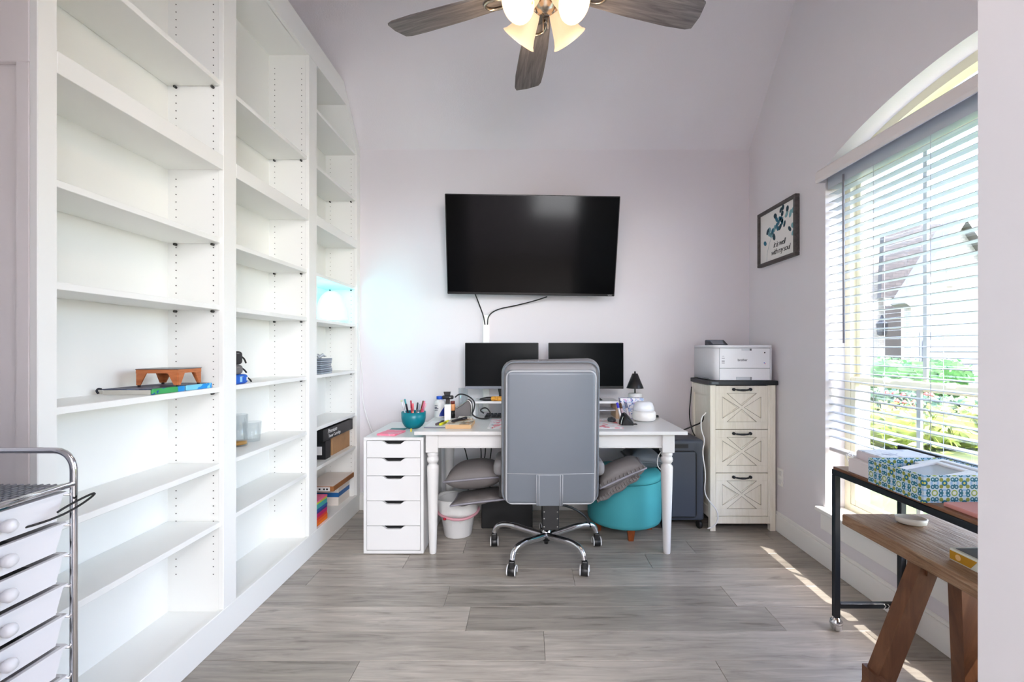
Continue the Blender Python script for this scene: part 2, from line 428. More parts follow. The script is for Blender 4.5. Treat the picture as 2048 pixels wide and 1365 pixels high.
# ================================================================== WINDOW
VIN = M('vinyl_almond', (222, 216, 190), 0.4)
win = struct('window_1', B().box(XR - 0.045, XR + 0.11, WY0 - 0.03, WY1 + 0.03, WZ0 - 0.001, WZ0 + 0.025, 0.006, 2), TRIM, label='tall arched window with white sill and almond frame')
obj('apron', B().box(XR - 0.022, XR, WY0 - 0.01, WY1 + 0.012, WZ0 - 0.10, WZ0, 0.004), TRIM, win)
XG0, XG1 = XR + 0.11, XR + 0.17
FW = 0.045
ZMUL = 2.19
b = B(); b.box(XG0, XG1, WY1 - FW, WY1, WZ0 + 0.02, WZS - FW); b.box(XG0, XG1, WY0, WY0 + FW, WZ0 + 0.02, WZS - FW)
b.box(XG0 + 0.001, XG1 - 0.001, WY0 + FW, WY1 - FW, WZ0 + 0.02, WZ0 + 0.06); b.box(XG0 + 0.002, XG1 - 0.002, WY0 + FW, WY1 - FW, ZMUL, ZMUL + 0.05)
for i in range(ns):
    ya, yb = WY0 + (WY1 - WY0) * i / ns, WY0 + (WY1 - WY0) * (i + 1) / ns
    b.poly([(ya, arch_z(ya) - FW), (yb, arch_z(yb) - FW), (yb, arch_z(yb)), (ya, arch_z(ya))], 'x', XG0, XG1)
obj('frame', b, VIN, win)
def sash(name, x0, x1, z0, z1):
    b = B(); s_ = 0.035
    b.box(x0, x1, WY1 - FW - s_, WY1 - FW, z0, z1, 0.003); b.box(x0, x1, WY0 + FW, WY0 + FW + s_, z0, z1, 0.003)
    b.box(x0, x1, WY0 + FW + s_, WY1 - FW - s_, z0, z0 + s_, 0.003); b.box(x0, x1, WY0 + FW + s_, WY1 - FW - s_, z1 - s_, z1, 0.003)
    o = obj(name, b, VIN, win)
    for yy in (2.13, 1.43):
        obj('muntin', B().box(x0 + 0.008, x1 - 0.008, yy - 0.011, yy + 0.011, z0 + s_, z1 - s_), M('muntin_grey', (176, 180, 176), 0.4), o)
    obj('pane', B().box(x0 + 0.012, x0 + 0.016, WY0 + FW + 0.01, WY1 - FW - 0.01, z0 + 0.01, z1 - 0.01), GLASS, o)
    return o
sash('upper_sash', XG0 + 0.032, XG1 - 0.004, 1.03, ZMUL)
sash('lower_sash', XG0 + 0.002, XG0 + 0.030, WZ0 + 0.06, 1.075)
b = B().poly([(WY0 + 0.03, ZMUL + 0.04)] + [(y, arch_z(y) - 0.03) for y in [WY0 + 0.04 + (WY1 - WY0 - 0.08) * i / 16 for i in range(17)]] + [(WY1 - 0.03, ZMUL + 0.04)], 'x', XG0 + 0.03, XG0 + 0.034)
obj('arch_pane', b, GLASS, win)
for yy in (2.3, 1.95):
    obj('sash_lock', B().box(XG0 - 0.010, XG0 + 0.004, yy - 0.02, yy + 0.02, 1.062, 1.085, 0.004), TRIM, win)

# blind
bl = thing('venetian_blind', 'white wide-slat venetian blind with curved valance hanging in the arched window', 'blind', (1.70, 1.78, 0.66))
SLATM = M('slat_white', (190, 197, 206), 0.35)
b = B().poly([(XR - 0.055, 2.166), (XR - 0.060, 2.180), (XR - 0.057, 2.225), (XR - 0.045, 2.238), (XR, 2.238), (XR, 2.228), (XR - 0.045, 2.226), (XR - 0.047, 2.166)], 'y', WY0 - 0.02, 2.608)
obj('valance', b, M('valance_white', (226, 220, 219), 0.45), bl)
obj('valance_return', B().box(XR - 0.052, XR, 2.60, 2.608, 2.166, 2.236, 0.003), M('valance_white', (226, 220, 219)), bl)
obj('headrail', B().box(XR + 0.005, XR + 0.06, WY0 + 0.015, WY1 - 0.015, 2.13, 2.238), SLATM, bl)
XS0, XS1 = XR + 0.012, XR + 0.062
slat = None; zs = 2.10
while zs > 0.70:
    loc = Vector((0, 0, zs - 0.66))
    if slat is None:
        b = B(); ym, hl = WYC, WH - 0.012
        b.poly([(XS0, 0.0), ((XS0 + XS1) / 2, 0.003), (XS1, 0.0), (XS1, 0.0025), ((XS0 + XS1) / 2, 0.0055), (XS0, 0.0025)], 'y', ym - hl, ym + hl)
        bmesh.ops.translate(b.bm, vec=(0, 0, 0.66), verts=b.bm.verts)
        slat = obj('slat', b, SLATM, bl); slat.location = loc
    else:
        copy_part(slat, bl, loc)
    zs -= 0.0455
obj('bottom_rail', B().box(XS0, XS1, WY0 + 0.012, WY1 - 0.012, 0.655, 0.677, 0.006, 2), M('rail_white', (222, 216, 216), 0.45), bl)
for yy in (2.26, 1.94, 1.35):
    for xx in (XS0 - 0.002, XS1 + 0.002):
        obj('ladder_cord', B().cyl((xx, yy, 0.66), (xx, yy, 2.15), 0.0012, seg=6), M('cord_grey', (196, 198, 204), 0.7), bl)
obj('tilt_wand', B().cyl((XR - 0.012, 2.44, 1.26), (XR - 0.008, 2.45, 2.16), 0.0052, seg=8), M('wand_grey', (150, 150, 160), 0.3), bl)
obj('lift_cord', B().tube([(XS0 - 0.004, 2.44, 0.66), (XS0 - 0.01, 2.41, 0.70), (XS0 - 0.012, 2.38, 0.65), (XS0 - 0.008, 2.42, 0.62), (XS0 - 0.012, 2.45, 0.68), (XS0 - 0.006, 2.40, 0.66)], 0.002, 6, smooth_path=2), CABLEW, bl)

# outlet plate on the right wall
ol = thing('power_outlet', 'white duplex power outlet low on the right wall beside the cream cabinet', 'outlet', (XR, 3.07, 0.31))
obj('plate', B().box(XR - 0.006, XR, 3.033, 3.103, 0.315, 0.43, 0.003, 2), TRIM, ol)
for zz in (0.345, 0.40):
    obj('socket', B().box(XR - 0.009, XR - 0.005, 3.05, 3.086, zz - 0.015, zz + 0.015, 0.004, 2), WHITE, ol)

# ================================================================== BOOKCASE
bk = thing('built_in_bookcase', 'white floor-to-ceiling built-in bookcase with three bays along the left wall', 'bookcase', (-1.40, 2.35, 0))
bays = [(1.25, 1.932), (2.018, 2.688), (2.79, 3.445)]
stiles = [(1.199, 1.25), (1.932, 2.018), (2.688, 2.79), (3.445, YB)]
ZTOP, ZOP = 3.09, 2.95
dg = lambda y: ZC + SL * (YB - y)            # ceiling height at depth y
for i, (a, c) in enumerate(stiles):
    zt = ZOP if i < 3 else 2.687
    obj('stile', B().box(XF - 0.022, XF, a, c, 0.132, zt, 0.002), BOOK, bk)
for i, (a, c) in enumerate([(1.932, 2.018), (2.688, 2.79)]):
    obj('divider_panel', B().box(XB, XF - 0.022, a + 0.006, c - 0.006, 0.0, ZOP), BOOK, bk)
obj('divider_panel', B().box(XB, XF - 0.022, 3.452, YB - 0.001, 0.0, 2.68), BOOK, bk)
for (a, c) in bays:
    obj('back_panel', B().box(XB - 0.012, XB, a - 0.03, c + 0.03, 0.0, ZOP + (0.02 if c < 3.3 else -0.14)), BOOK, bk)
obj('back_panel', B().poly([(2.76, 2.80), (3.44, 2.80), (3.30, 2.95), (2.76, 2.95)], 'x', XB - 0.012, XB), BOOK, bk)
# head rail with the clipped corner under the ceiling slope
b = B().poly([(1.199, ZOP), (3.245, ZOP), (3.445, 2.687), (3.51, 2.687), (3.505, 2.745), (3.205, ZTOP - 0.008), (3.20, ZTOP), (1.199, ZTOP)], 'x', XF - 0.022, XF)
obj('head_rail', b, BOOK, bk)
obj('top_panel', B().box(XB, XF - 0.02, 1.22, 3.245, ZOP, ZOP + 0.02), BOOK, bk)
b = B().poly([(3.245, ZOP), (3.452, 2.68), (3.475, 2.70), (3.265, ZOP + 0.02)], 'x', XB, XF - 0.02)
obj('sloped_panel', b, BOOK, bk)
for (a, c) in bays:
    obj('middle_rail', B().box(XF - 0.021, XF - 0.0005, a, c, 1.98, 2.042, 0.0015), BOOK, bk)
    obj('fixed_shelf', B().box(XB, XF - 0.02, a - 0.005, c + 0.005, 1.985, 2.03), BOOK, bk)
    obj('bottom_shelf', B().box(XB, XF - 0.02, a - 0.005, c + 0.005, 0.10, 0.122), BOOK, bk)
    for z in (2.357, 1.695, 1.414, 1.069, 0.748, 0.503):
        obj('shelf', B().box(XB + 0.001, XF - 0.012, a + 0.002, c + 0.002, z - 0.021, z, 0.0015), BOOK, bk)
obj('shelf', B().box(XB + 0.001, XF - 0.012, 2.792, 3.445, 2.680, 2.70, 0.0015), BOOK, bk)
obj('plinth', B().box(XF - 0.022, XF, 1.199, YB, 0.0, 0.132, 0.002), BOOK, bk)
# end panel facing the opening, painted like the wall, with a recessed field
ENDP = M('end_panel_paint', (230, 225, 224), 0.6)
obj('end_panel', B().box(XB - 0.012, XF - 0.0225, 1.215, 1.248, 0, ZTOP), ENDP, bk)
obj('end_stile', B().box(XF - 0.058, XF - 0.0225, 1.199, 1.2145, 0, 1.98, 0.002), ENDP, bk)
obj('end_rail', B().box(XB - 0.012, XF - 0.0225, 1.199, 1.2145, 1.98, ZTOP, 0.002), ENDP, bk)
# drilled rows of shelf-pin holes, and the pins in use
b = B(); pb = B()
for (a, c) in bays:
    yf = c + (0.0045 if c < 3.3 else 0.0055)
    for xx in (XB + 0.036, XF - 0.045):
        z = 0.28
        while z < (2.90 if c < 3.3 else 2.66):
            if not (1.96 < z < 2.06):
                b.lathe([(0.0024, 0), (0.0024, 0.0016)], (xx, yf, z), 6, (0, -1, 0), smooth=False)
            z += 0.032
        for zz in (2.357, 1.695, 1.414, 1.069):
            pb.lathe([(0.0055, 0), (0.0055, 0.012)], (xx, yf, zz - 0.027), 8, (0, -1, 0), smooth=False)
ph = obj('pin_holes', b, HOLE, bk); ph['kind'] = 'stuff'
ph = obj('shelf_pins', pb, M('pin_dark', (60, 60, 60), 0.5), bk); ph['kind'] = 'stuff'

# ================================================================== CEILING FAN
FC = Vector((0.066, 1.727, 2.585))
fan = thing('ceiling_fan', 'brushed nickel ceiling fan with five grey wood blades and four frosted lamp shades', 'ceiling fan', (FC.x, FC.y, 2.45))
NICK = M('satin_nickel', (190, 178, 160), 0.25, 1.0)
BLADEW = wood('blade_grey_oak', [(72, 67, 66), (108, 102, 100), (138, 131, 128)], (1.2, 14, 14), 4.0, 0.5, bmp=0.15)
obj('motor_housing', B().lathe([(0.03, 2.555), (0.07, 2.56), (0.10, 2.60), (0.125, 2.64), (0.125, 2.70), (0.08, 2.74), (0.03, 2.76)], (FC.x, FC.y, 0), 32), NICK, fan)
obj('downrod', B().cyl((FC.x, FC.y, 2.75), (FC.x, FC.y, 3.86), 0.013), NICK, fan)
obj('canopy', B().lathe([(0.03, 3.80), (0.06, 3.83), (0.07, 3.90)], (FC.x, FC.y, 0), 24), NICK, fan)
obj('light_fitter', B().lathe([(0.0, 2.492), (0.012, 2.494), (0.03, 2.502), (0.034, 2.515), (0.05, 2.525), (0.05, 2.56)], (FC.x, FC.y, 0), 24), NICK, fan)
for ang, dz, pitch in ((96, 0.0, -13), (160, 0.0, -12), (15, 0.02, -12), (232, 0.0, -12), (306, 0.0, -12)):
    out = [(0.155, -0.040), (0.20, -0.052), (0.36, -0.066), (0.55, -0.072), (0.63, -0.070), (0.655, -0.060), (0.668, 0.0), (0.665, 0.056), (0.64, 0.066), (0.55, 0.070), (0.36, 0.064), (0.20, 0.052), (0.155, 0.040)]
    m = Matrix.Translation(FC + Vector((0, 0, dz))) @ Matrix.Rotation(R(ang), 4, 'Z') @ Matrix.Rotation(R(pitch), 4, 'X')
    bl_ = obj('blade', B().poly(out, 'z', -0.004, 0.004), BLADEW, None)
    bl_.parent = fan; ORG[bl_] = ORG[fan]; bl_.matrix_local = Matrix.Translation(-ORG[fan]) @ m
    ib = B().box(0.09, 0.175, -0.012, 0.012, -0.016, -0.005, 0.003); ib.tube([(0.165, -0.02, -0.009), (0.19, -0.036, -0.009), (0.235, -0.03, -0.009), (0.25, 0, -0.009), (0.235, 0.03, -0.009), (0.19, 0.036, -0.009), (0.165, 0.02, -0.009)], 0.006, 8, smooth_path=2)
    ir = obj('blade_iron', ib, NICK, None); ir.parent = fan; ir.matrix_local = Matrix.Translation(-ORG[fan]) @ m
SHADE = M('frosted_shade', (206, 178, 150), 0.5, emit=((255, 206, 164), 0.26))
BULB = M('lit_bulb', (255, 240, 220), 0.5, emit=((255, 226, 190), 2.0))
for sx, sy in ((-1, 1), (1, 1), (-1, -1), (1, -1)):
    d = Vector((sx * 0.62, sy * 0.62, -0.72)).normalized()
    p0 = FC + Vector((sx * 0.034, sy * 0.034, -0.05))
    obj('socket_cup', B().lathe([(0.012, -0.015), (0.024, 0.0), (0.026, 0.02)], p0, 16, d), NICK, fan)
    prof = [(0.026, 0.012), (0.033, 0.03), (0.042, 0.06), (0.052, 0.09), (0.062, 0.112), (0.071, 0.122), (0.069, 0.123), (0.059, 0.113), (0.049, 0.09), (0.039, 0.06), (0.030, 0.03), (0.024, 0.014)]
    b = B(); mm = Matrix.Translation(p0) @ d.to_track_quat('Z', 'Y').to_matrix().to_4x4(); seg = 28; rings = []
    for r_, z_ in prof: rings.append([b.bm.verts.new(mm @ Vector((r_ * math.cos(2 * math.pi * i / seg), r_ * math.sin(2 * math.pi * i / seg), z_))) for i in range(seg)])
    for a_, c_ in zip(rings, rings[1:]):
        for i in range(seg): b.bm.faces.new((a_[i], a_[(i + 1) % seg], c_[(i + 1) % seg], c_[i])).smooth = True
    shd = obj('lamp_shade', b, SHADE, fan)
    obj('bulb', B().lathe([(0.0, 0.105), (0.016, 0.10), (0.025, 0.085), (0.025, 0.07), (0.015, 0.045), (0.012, 0.02)][::-1], p0, 16, d), BULB, fan)
    pl = bpy.data.lights.new('bulb_light', 'POINT'); pl.energy = 0.6; pl.color = (1, 0.74, 0.5); pl.shadow_soft_size = 0.03
    plo = bpy.data.objects.new('bulb_light', pl); COL.objects.link(plo); plo.location = p0 + d * 0.19
for dx in (-0.006, 0.012):
    obj('pull_chain', B().cyl((FC.x + dx, FC.y + 0.03, 2.44 + dx), (FC.x + dx, FC.y + 0.03, 2.50), 0.0018, seg=6), NICK, fan)

# ================================================================== TELEVISION
TVC = Vector((0.030, 3.298, 1.965))
tv = thing('television', 'large black flat television tilted forward on the back wall', 'television', TVC)
TVB = M('tv_bezel', (14, 14, 16), 0.3); TVS = M('tv_screen', (4, 4, 5), 0.12, spec=0.14)
tw, th = 1.227 / 2, 0.702 / 2
obj('body', B().box(TVC.x - tw, TVC.x + tw, TVC.y - 0.005, TVC.y + 0.045, TVC.z - th, TVC.z + th, 0.004), TVB, tv)
obj('screen', B().box(TVC.x - tw + 0.007, TVC.x + tw - 0.007, TVC.y - 0.0062, TVC.y - 0.004, TVC.z - th + 0.018, TVC.z + th - 0.007), TVS, tv)
letter('VIZIO', 0.012, FACE_CAM, (TVC.x + tw - 0.035, TVC.y - 0.0065, TVC.z - th + 0.009), M('logo_silver', (190, 190, 196), 0.4), tv)
obj('back_housing', B().box(TVC.x - 0.4, TVC.x + 0.4, TVC.y + 0.045, TVC.y + 0.07, TVC.z - 0.28, TVC.z + 0.1, 0.01), BLACK, tv)
tv.rotation_euler = (R(13.8), R(0.9), R(0.0))
mt = thing('wall_mount', 'black steel tilting wall bracket behind the television', 'bracket', (0.03, 3.50, 1.8))
obj('wall_plate', B().box(-0.2, 0.26, YB - 0.03, YB, 1.78, 2.02), BLACKM, mt)
for xx in (-0.17, 0.21):
    obj('tilt_arm', B().poly([(YB - 0.03, 1.80), (YB - 0.03, 2.0), (YB - 0.145, 2.08), (YB - 0.105, 1.86)], 'x', xx, xx + 0.02), BLACKM, mt)
rw = solo('cable_raceway', B().box(P(966, 0, YB).x, P(979, 0, YB).x, YB - 0.02, YB, 0.75, 1.489, 0.006, 3), TRIM, 'white plastic cable raceway on the wall below the television', 'cable cover')
solo('television_cable', B().tube([P(950, 588, 3.42), P(958, 608, 3.47), P(967, 632, 3.49), P(970, 650, 3.49)], 0.0045, 8, smooth_path=1), RUBBER, 'short black cable running straight from the television into the raceway', 'cable')
solo('television_cable', B().tube([P(1094, 594, 3.42), P(1070, 602, 3.47), P(1030, 612, 3.485), P(1002, 617, 3.49), P(985, 624, 3.49), P(976, 634, 3.49), P(975, 650, 3.49)], 0.0045, 8, smooth_path=2), RUBBER, 'long black cable curving from under the television screen to the raceway', 'cable')

# ================================================================== PICTURE
pf = thing('framed_print', 'dark grey framed print with blue eucalyptus leaves and script verse on the right wall', 'picture', (XR, 3.09, 1.81))
FRM = wood('frame_charcoal', [(58, 54, 54), (78, 73, 72), (92, 86, 84)], (8, 1.2, 8), 6, 0.6)
ya, yb, za, zb = 2.855, 3.325, 1.812, 2.196
fw = 0.022; xf0 = XR - 0.03
for bx in ((ya, yb, za, za + fw), (ya, yb, zb - fw, zb), (ya, ya + fw, za + fw, zb - fw), (yb - fw, yb, za + fw, zb - fw)):
    obj('frame_rail', B().box(xf0, XR, *bx, 0.002), FRM, pf)
pap = obj('print', B().box(XR - 0.016, XR - 0.002, ya + fw, yb - fw, za + fw, zb - fw), M('print_paper', (236, 234, 230), 0.5), pf)
def leaf(b, y, z, l, wdt, ang):
    pts = []
    for k in range(10):
        t = 2 * math.pi * k / 10; u, v = l * math.cos(t), wdt * math.sin(t)
        pts.append((y + u * math.cos(ang) - v * math.sin(ang), z + u * math.sin(ang) + v * math.cos(ang)))
    b.poly(pts, 'x', XR - 0.0172, XR - 0.0158)
def fy(s): return yb - fw - s * (yb - ya - 2 * fw)          # s: 0 at the left edge of the print as seen, 1 right
def fz(t): return za + fw + t * (zb - za - 2 * fw)
LINK = [M('leaf_ink_%d' % k_, c_, 0.6) for k_, c_ in enumerate(((20, 62, 78), (34, 106, 132), (120, 168, 176)))]
spots = [(0.46, .86, 0), (0.50, .78, 1), (0.62, .92, 0), (0.66, .84, 0), (0.60, .76, 1), (0.56, .70, 1), (0.66, .68, 1), (0.50, .66, 1), (0.44, .62, 2), (0.38, .58, 1), (0.34, .52, 2), (0.28, .56, 2), (0.72, .62, 0), (0.60, .60, 0),
         (0.80, .88, 0), (0.78, .78, 2), (0.88, .76, 2), (0.95, .80, 2), (0.42, .46, 0), (0.15, .40, 1), (0.86, .48, 0), (0.94, .52, 2), (0.95, .38, 2), (0.68, .95, 0), (0.24, .62, 0), (0.53, .60, 1), (0.64, .73, 1), (0.30, .64, 2)]
for s_, t_, k_ in spots:
    lb = B(); leaf(lb, fy(s_), fz(t_), random.uniform(0.018, 0.027), random.uniform(0.011, 0.017), random.uniform(0.6, 2.6))
    obj('leaf_print', lb, LINK[k_], pap)
obj('stem_print', B().tube([(XR - 0.0165, fy(.2), fz(.02)), (XR - 0.0165, fy(.22), fz(.2)), (XR - 0.0165, fy(.30), fz(.42)), (XR - 0.0165, fy(.55), fz(.68)), (XR - 0.0165, fy(.85), fz(.82))], 0.0012, 6, smooth_path=2), M('stem_ink', (176, 188, 190), 0.6), pap)
INK = M('script_ink', (40, 40, 44), 0.6)
letter('it is well', 0.054, FACE_NX, (XR - 0.0165, fy(.57), fz(.29)), INK, pap, shear=0.35, spacing=0.85)
letter('with my soul', 0.052, FACE_NX, (XR - 0.0165, fy(.60), fz(.15)), INK, pap, shear=0.35, spacing=0.85)

# ================================================================== DESK
ZD, DY0, DY1, DX0, DX1 = 0.745, 2.69, 3.40, -0.664, 0.938
dk = thing('writing_desk', 'white wooden desk with turned legs standing before the back wall', 'desk', (0.137, 3.05, 0))
obj('desktop', B().box(DX0, DX1, DY0, DY1, ZD - 0.021, ZD, 0.003, 2), DESKW, dk)
lx = (-0.569, 0.838)
leg = None
for yy in (DY0 + 0.078, DY1 - 0.045):
    for xx in lx:
        if leg is None:
            prof = [(0.019, 0.0), (0.0205, 0.004), (0.0215, 0.02), (0.036, 0.515), (0.0345, 0.526), (0.027, 0.535), (0.026, 0.542), (0.0275, 0.546), (0.033, 0.552), (0.0365, 0.565), (0.033, 0.579), (0.0285, 0.584), (0.0325, 0.590), (0.0335, 0.598), (0.0325, 0.607), (0.028, 0.612)]
            b = B().lathe(prof, (xx, yy, 0), 28)
            b.box(xx - 0.037, xx + 0.037, yy - 0.037, yy + 0.037, 0.61, ZD - 0.021, 0.005, 2)
            leg = obj('leg', b, DESKW, dk); l0 = (xx, yy)
        else:
            copy_part(leg, dk, (xx - l0[0], yy - l0[1], 0))
obj('apron_front', B().box(lx[0] + 0.037, lx[1] - 0.037, DY0 + 0.055, DY0 + 0.077, 0.637, ZD - 0.021), DESKW, dk)
obj('apron_bead', B().box(lx[0] + 0.037, lx[1] - 0.037, DY0 + 0.050, DY0 + 0.060, 0.637, 0.648, 0.003), DESKW, dk)
obj('apron_back', B().box(lx[0] + 0.037, lx[1] - 0.037, DY1 - 0.05, DY1 - 0.03, 0.637, ZD - 0.021), DESKW, dk)
for xx in lx: obj('apron_side', B().box(xx - 0.02, xx + 0.0, DY0 + 0.115, DY1 - 0.082, 0.637, ZD - 0.021), DESKW, dk)
def onD(px, py): Y = (CAMH - ZD) * FPX / (py - CY); return Vector(((px - CX) * Y / FPX, Y, ZD))

# drawer unit beside the desk
ax0, ax1, ay0, ay1 = -0.979, -0.621, 2.746, 3.326
al = thing('drawer_unit', 'white five-drawer unit with cut-out grips left of the desk', 'drawer unit', (-0.80, 3.03, 0))
b = B().box(ax0, ax1, ay0, ay1, 0.682, 0.70, 0.001); b.box(ax0, ax0 + 0.018, ay0, ay1, 0.006, 0.682, 0.001); b.box(ax1 - 0.018, ax1, ay0, ay1, 0.006, 0.682, 0.001)
b.box(ax0 + 0.018, ax1 - 0.018, ay0, ay1, 0.006, 0.024); b.box(ax0 + 0.018, ax1 - 0.018, ay1 - 0.008, ay1, 0.024, 0.682)
obj('carcass', b, WHITE, al)
obj('dark_interior', B().box(ax0 + 0.019, ax1 - 0.019, ay0 + 0.03, ay1 - 0.02, 0.025, 0.681), DARKHOLE, al)
zt = [0.680, 0.577, 0.471, 0.321, 0.172, 0.026]
dx0, dx1 = ax0 + 0.0205, ax1 - 0.0205; xc = (dx0 + dx1) / 2
for i in range(5):
    z1, z0 = zt[i] - 0.0015, zt[i + 1] + 0.0015
    hw, hd = 0.072, 0.019
    pts = [(dx0, z0), (dx1, z0), (dx1, z1), (xc + hw, z1), (xc + hw - 0.012, z1 - 0.004), (xc + hw - 0.028, z1 - hd + 0.002), (xc + hw - 0.036, z1 - hd), (xc - hw + 0.036, z1 - hd), (xc - hw + 0.028, z1 - hd + 0.002), (xc - hw + 0.012, z1 - 0.004), (xc - hw, z1), (dx0, z1)]
    obj('drawer_front', B().poly(pts, 'y', ay0 + 0.001, ay0 + 0.019), WHITE, al)
for xx in (ax0 + 0.03, ax1 - 0.03):
    for yy in (ay0 + 0.03, ay1 - 0.03): obj('foot', B().cyl((xx, yy, 0), (xx, yy, 0.006), 0.012), BLACK, al)

# ================================================================== OFFICE CHAIR
LEA = M('grey_leather', (110, 116, 124), 0.36, bmp=(60, 0.06, 0.002)); SEAM = M('leather_piping', (166, 168, 172), 0.45)
LEAD = M('grey_leather_side', (124, 122, 124), 0.48, bmp=(45, 0.3, 0.004))
CC = Vector((0.112, 2.76, 0))
ch = thing('office_chair', 'grey leather high-back office chair on a chrome star base, seen from behind', 'office chair', CC)
bcx, bw = 0.124, 0.272
TILT = rot_about((bcx, 2.56, 0.38), 'X', R(8.0))
yr = 2.515                                    # rear face before the tilt
b = B().box(bcx - bw, bcx + bw, yr, yr + 0.14, 0.372, 1.172, 0.062, 6, True)
for v in b.bm.verts:                          # slight crown at the top, waist and gathered top edge
    t = (v.co.z - 0.372) / 0.8
    if t > 0.9: v.co.z += 0.010 * math.cos((v.co.x - bcx) / bw * 1.4) + 0.006 * (v.co.x - bcx) / bw
    v.co.x = bcx + (v.co.x - bcx) * (1.0 - 0.035 * max(0, t - 0.5) * 2)
for f in b.bm.faces: f.smooth = True
obj('backrest', b.xf(TILT), LEAD, ch)
pw = 0.243
b = B().box(bcx - pw, bcx + pw, yr - 0.022, yr + 0.03, 0.392, 1.132, 0.024, 5, True)
for v in b.bm.verts:
    t = (v.co.z - 0.39) / 0.74; v.co.x = bcx + (v.co.x - bcx) * (1.0 - 0.03 * max(0, t - 0.4) * 1.6)
for f in b.bm.faces: f.smooth = True
obj('rear_panel', b.xf(TILT), LEA, ch)
def rrect(x0, x1, z0, z1, r, y, n=6):
    pts = []
    for cx_, cz_, a0 in ((x1 - r, z1 - r, 0), (x0 + r, z1 - r, 90), (x0 + r, z0 + r, 180), (x1 - r, z0 + r, 270)):
        for k in range(n + 1): a = R(a0 + 90 * k / n); pts.append((cx_ + r * math.cos(a), y, cz_ + r * math.sin(a)))
    return pts
def taper(pts, x0c, zlo, zhi): return [(x0c + (x - x0c) * (1 - 0.03 * max(0, (z - zlo) / (zhi - zlo) - 0.4) * 1.6), y, z) for x, y, z in pts]
obj('piping', B().tube(taper(rrect(bcx - pw + 0.004, bcx + pw - 0.004, 0.396, 1.128, 0.035, yr - 0.012), bcx, 0.39, 1.13), 0.0055, 8, True).xf(TILT), SEAM, ch)
obj('piping', B().tube([(bcx + (x - bcx) * (1 - 0.035 * max(0, (z - 0.372) / 0.8 - 0.5) * 2), y, z) for x, y, z in rrect(bcx - bw + 0.012, bcx + bw - 0.012, 0.386, 1.172, 0.06, yr + 0.012)], 0.0045, 8, True).xf(TILT), LEA, ch)
obj('seam', B().tube([(bcx - pw + 0.008, yr - 0.0225, 0.572), (bcx, yr - 0.0232, 0.567), (bcx + pw - 0.008, yr - 0.0225, 0.572)], 0.0018, 6).xf(TILT), SEAM, ch)
b = B().box(bcx - 0.075, bcx + 0.065, yr - 0.0275, yr - 0.018, 0.388, 0.566, 0.004, 2)
obj('strap', b.xf(TILT), LEA, ch)
for xx in (-0.075, -0.062, 0.052, 0.065):
    obj('strap_seam', B().tube([(bcx + xx, yr - 0.028, 0.392), (bcx + xx, yr - 0.028, 0.566)], 0.0022, 6).xf(TILT), SEAM, ch)
for k in range(26):                           # gathered pleats along the top edge
    x = bcx - bw * 0.86 + bw * 1.72 * k / 25 + random.uniform(-0.004, 0.004)
    z = 1.170 + 0.008 * math.cos((x - bcx) / bw * 1.4) - 0.020 * abs((x - bcx) / bw) ** 6
    obj('pleat', B().tube([(x, yr + 0.024, z - 0.030), (x + random.uniform(-0.006, 0.006), yr + 0.036, z - 0.012), (x, yr + 0.052, z - 0.002)], [0.003, 0.0055, 0.003], 6, smooth_path=1).xf(TILT), LEAD, ch)
b = B().box(bcx - 0.27, bcx + 0.27, 2.55, 3.05, 0.385, 0.525, 0.055, 5, True)
for f in b.bm.faces: f.smooth = True
obj('seat', b, LEAD, ch)
for s_ in (-1, 1):
    obj('armrest', B().box(bcx + s_ * 0.285 - 0.035, bcx + s_ * 0.285 + 0.035, 2.62, 2.92, 0.50, 0.585, 0.03, 4, True), LEAD, ch)
    obj('arm_bracket', B().box(bcx + s_ * 0.28 - 0.012, bcx + s_ * 0.28 + 0.012, 2.70, 2.78, 0.36, 0.52), BLACK, ch)
mb = obj('tilt_mechanism', B().box(0.085, 0.180, 2.62, 2.86, 0.195, 0.36, 0.004), BLACK, ch)
for xx in (0.095, 0.170):
    for zz in (0.215, 0.262, 0.30): obj('bolt', B().lathe([(0.004, 0), (0.003, 0.002)], (xx, 2.62, zz), 8, (0, -1, 0)), STEEL, mb)
obj('tilt_lever', B().tube([(0.17, 2.78, 0.29), (0.26, 2.80, 0.27), (0.36, 2.83, 0.20), (0.39, 2.84, 0.13)], 0.007, 8, smooth_path=2), BLACK, ch)
obj('gas_column', B().lathe([(0.030, 0.09), (0.030, 0.15), (0.0215, 0.152), (0.0215, 0.22)], (CC.x, CC.y, 0), 24), CHROME, ch)
obj('hub', B().lathe([(0.012, 0.062), (0.014, 0.075), (0.022, 0.08), (0.036, 0.095), (0.036, 0.13), (0.03, 0.135)], (CC.x, CC.y, 0), 24), M('dark_chrome', (70, 72, 76), 0.15, 1.0), ch)
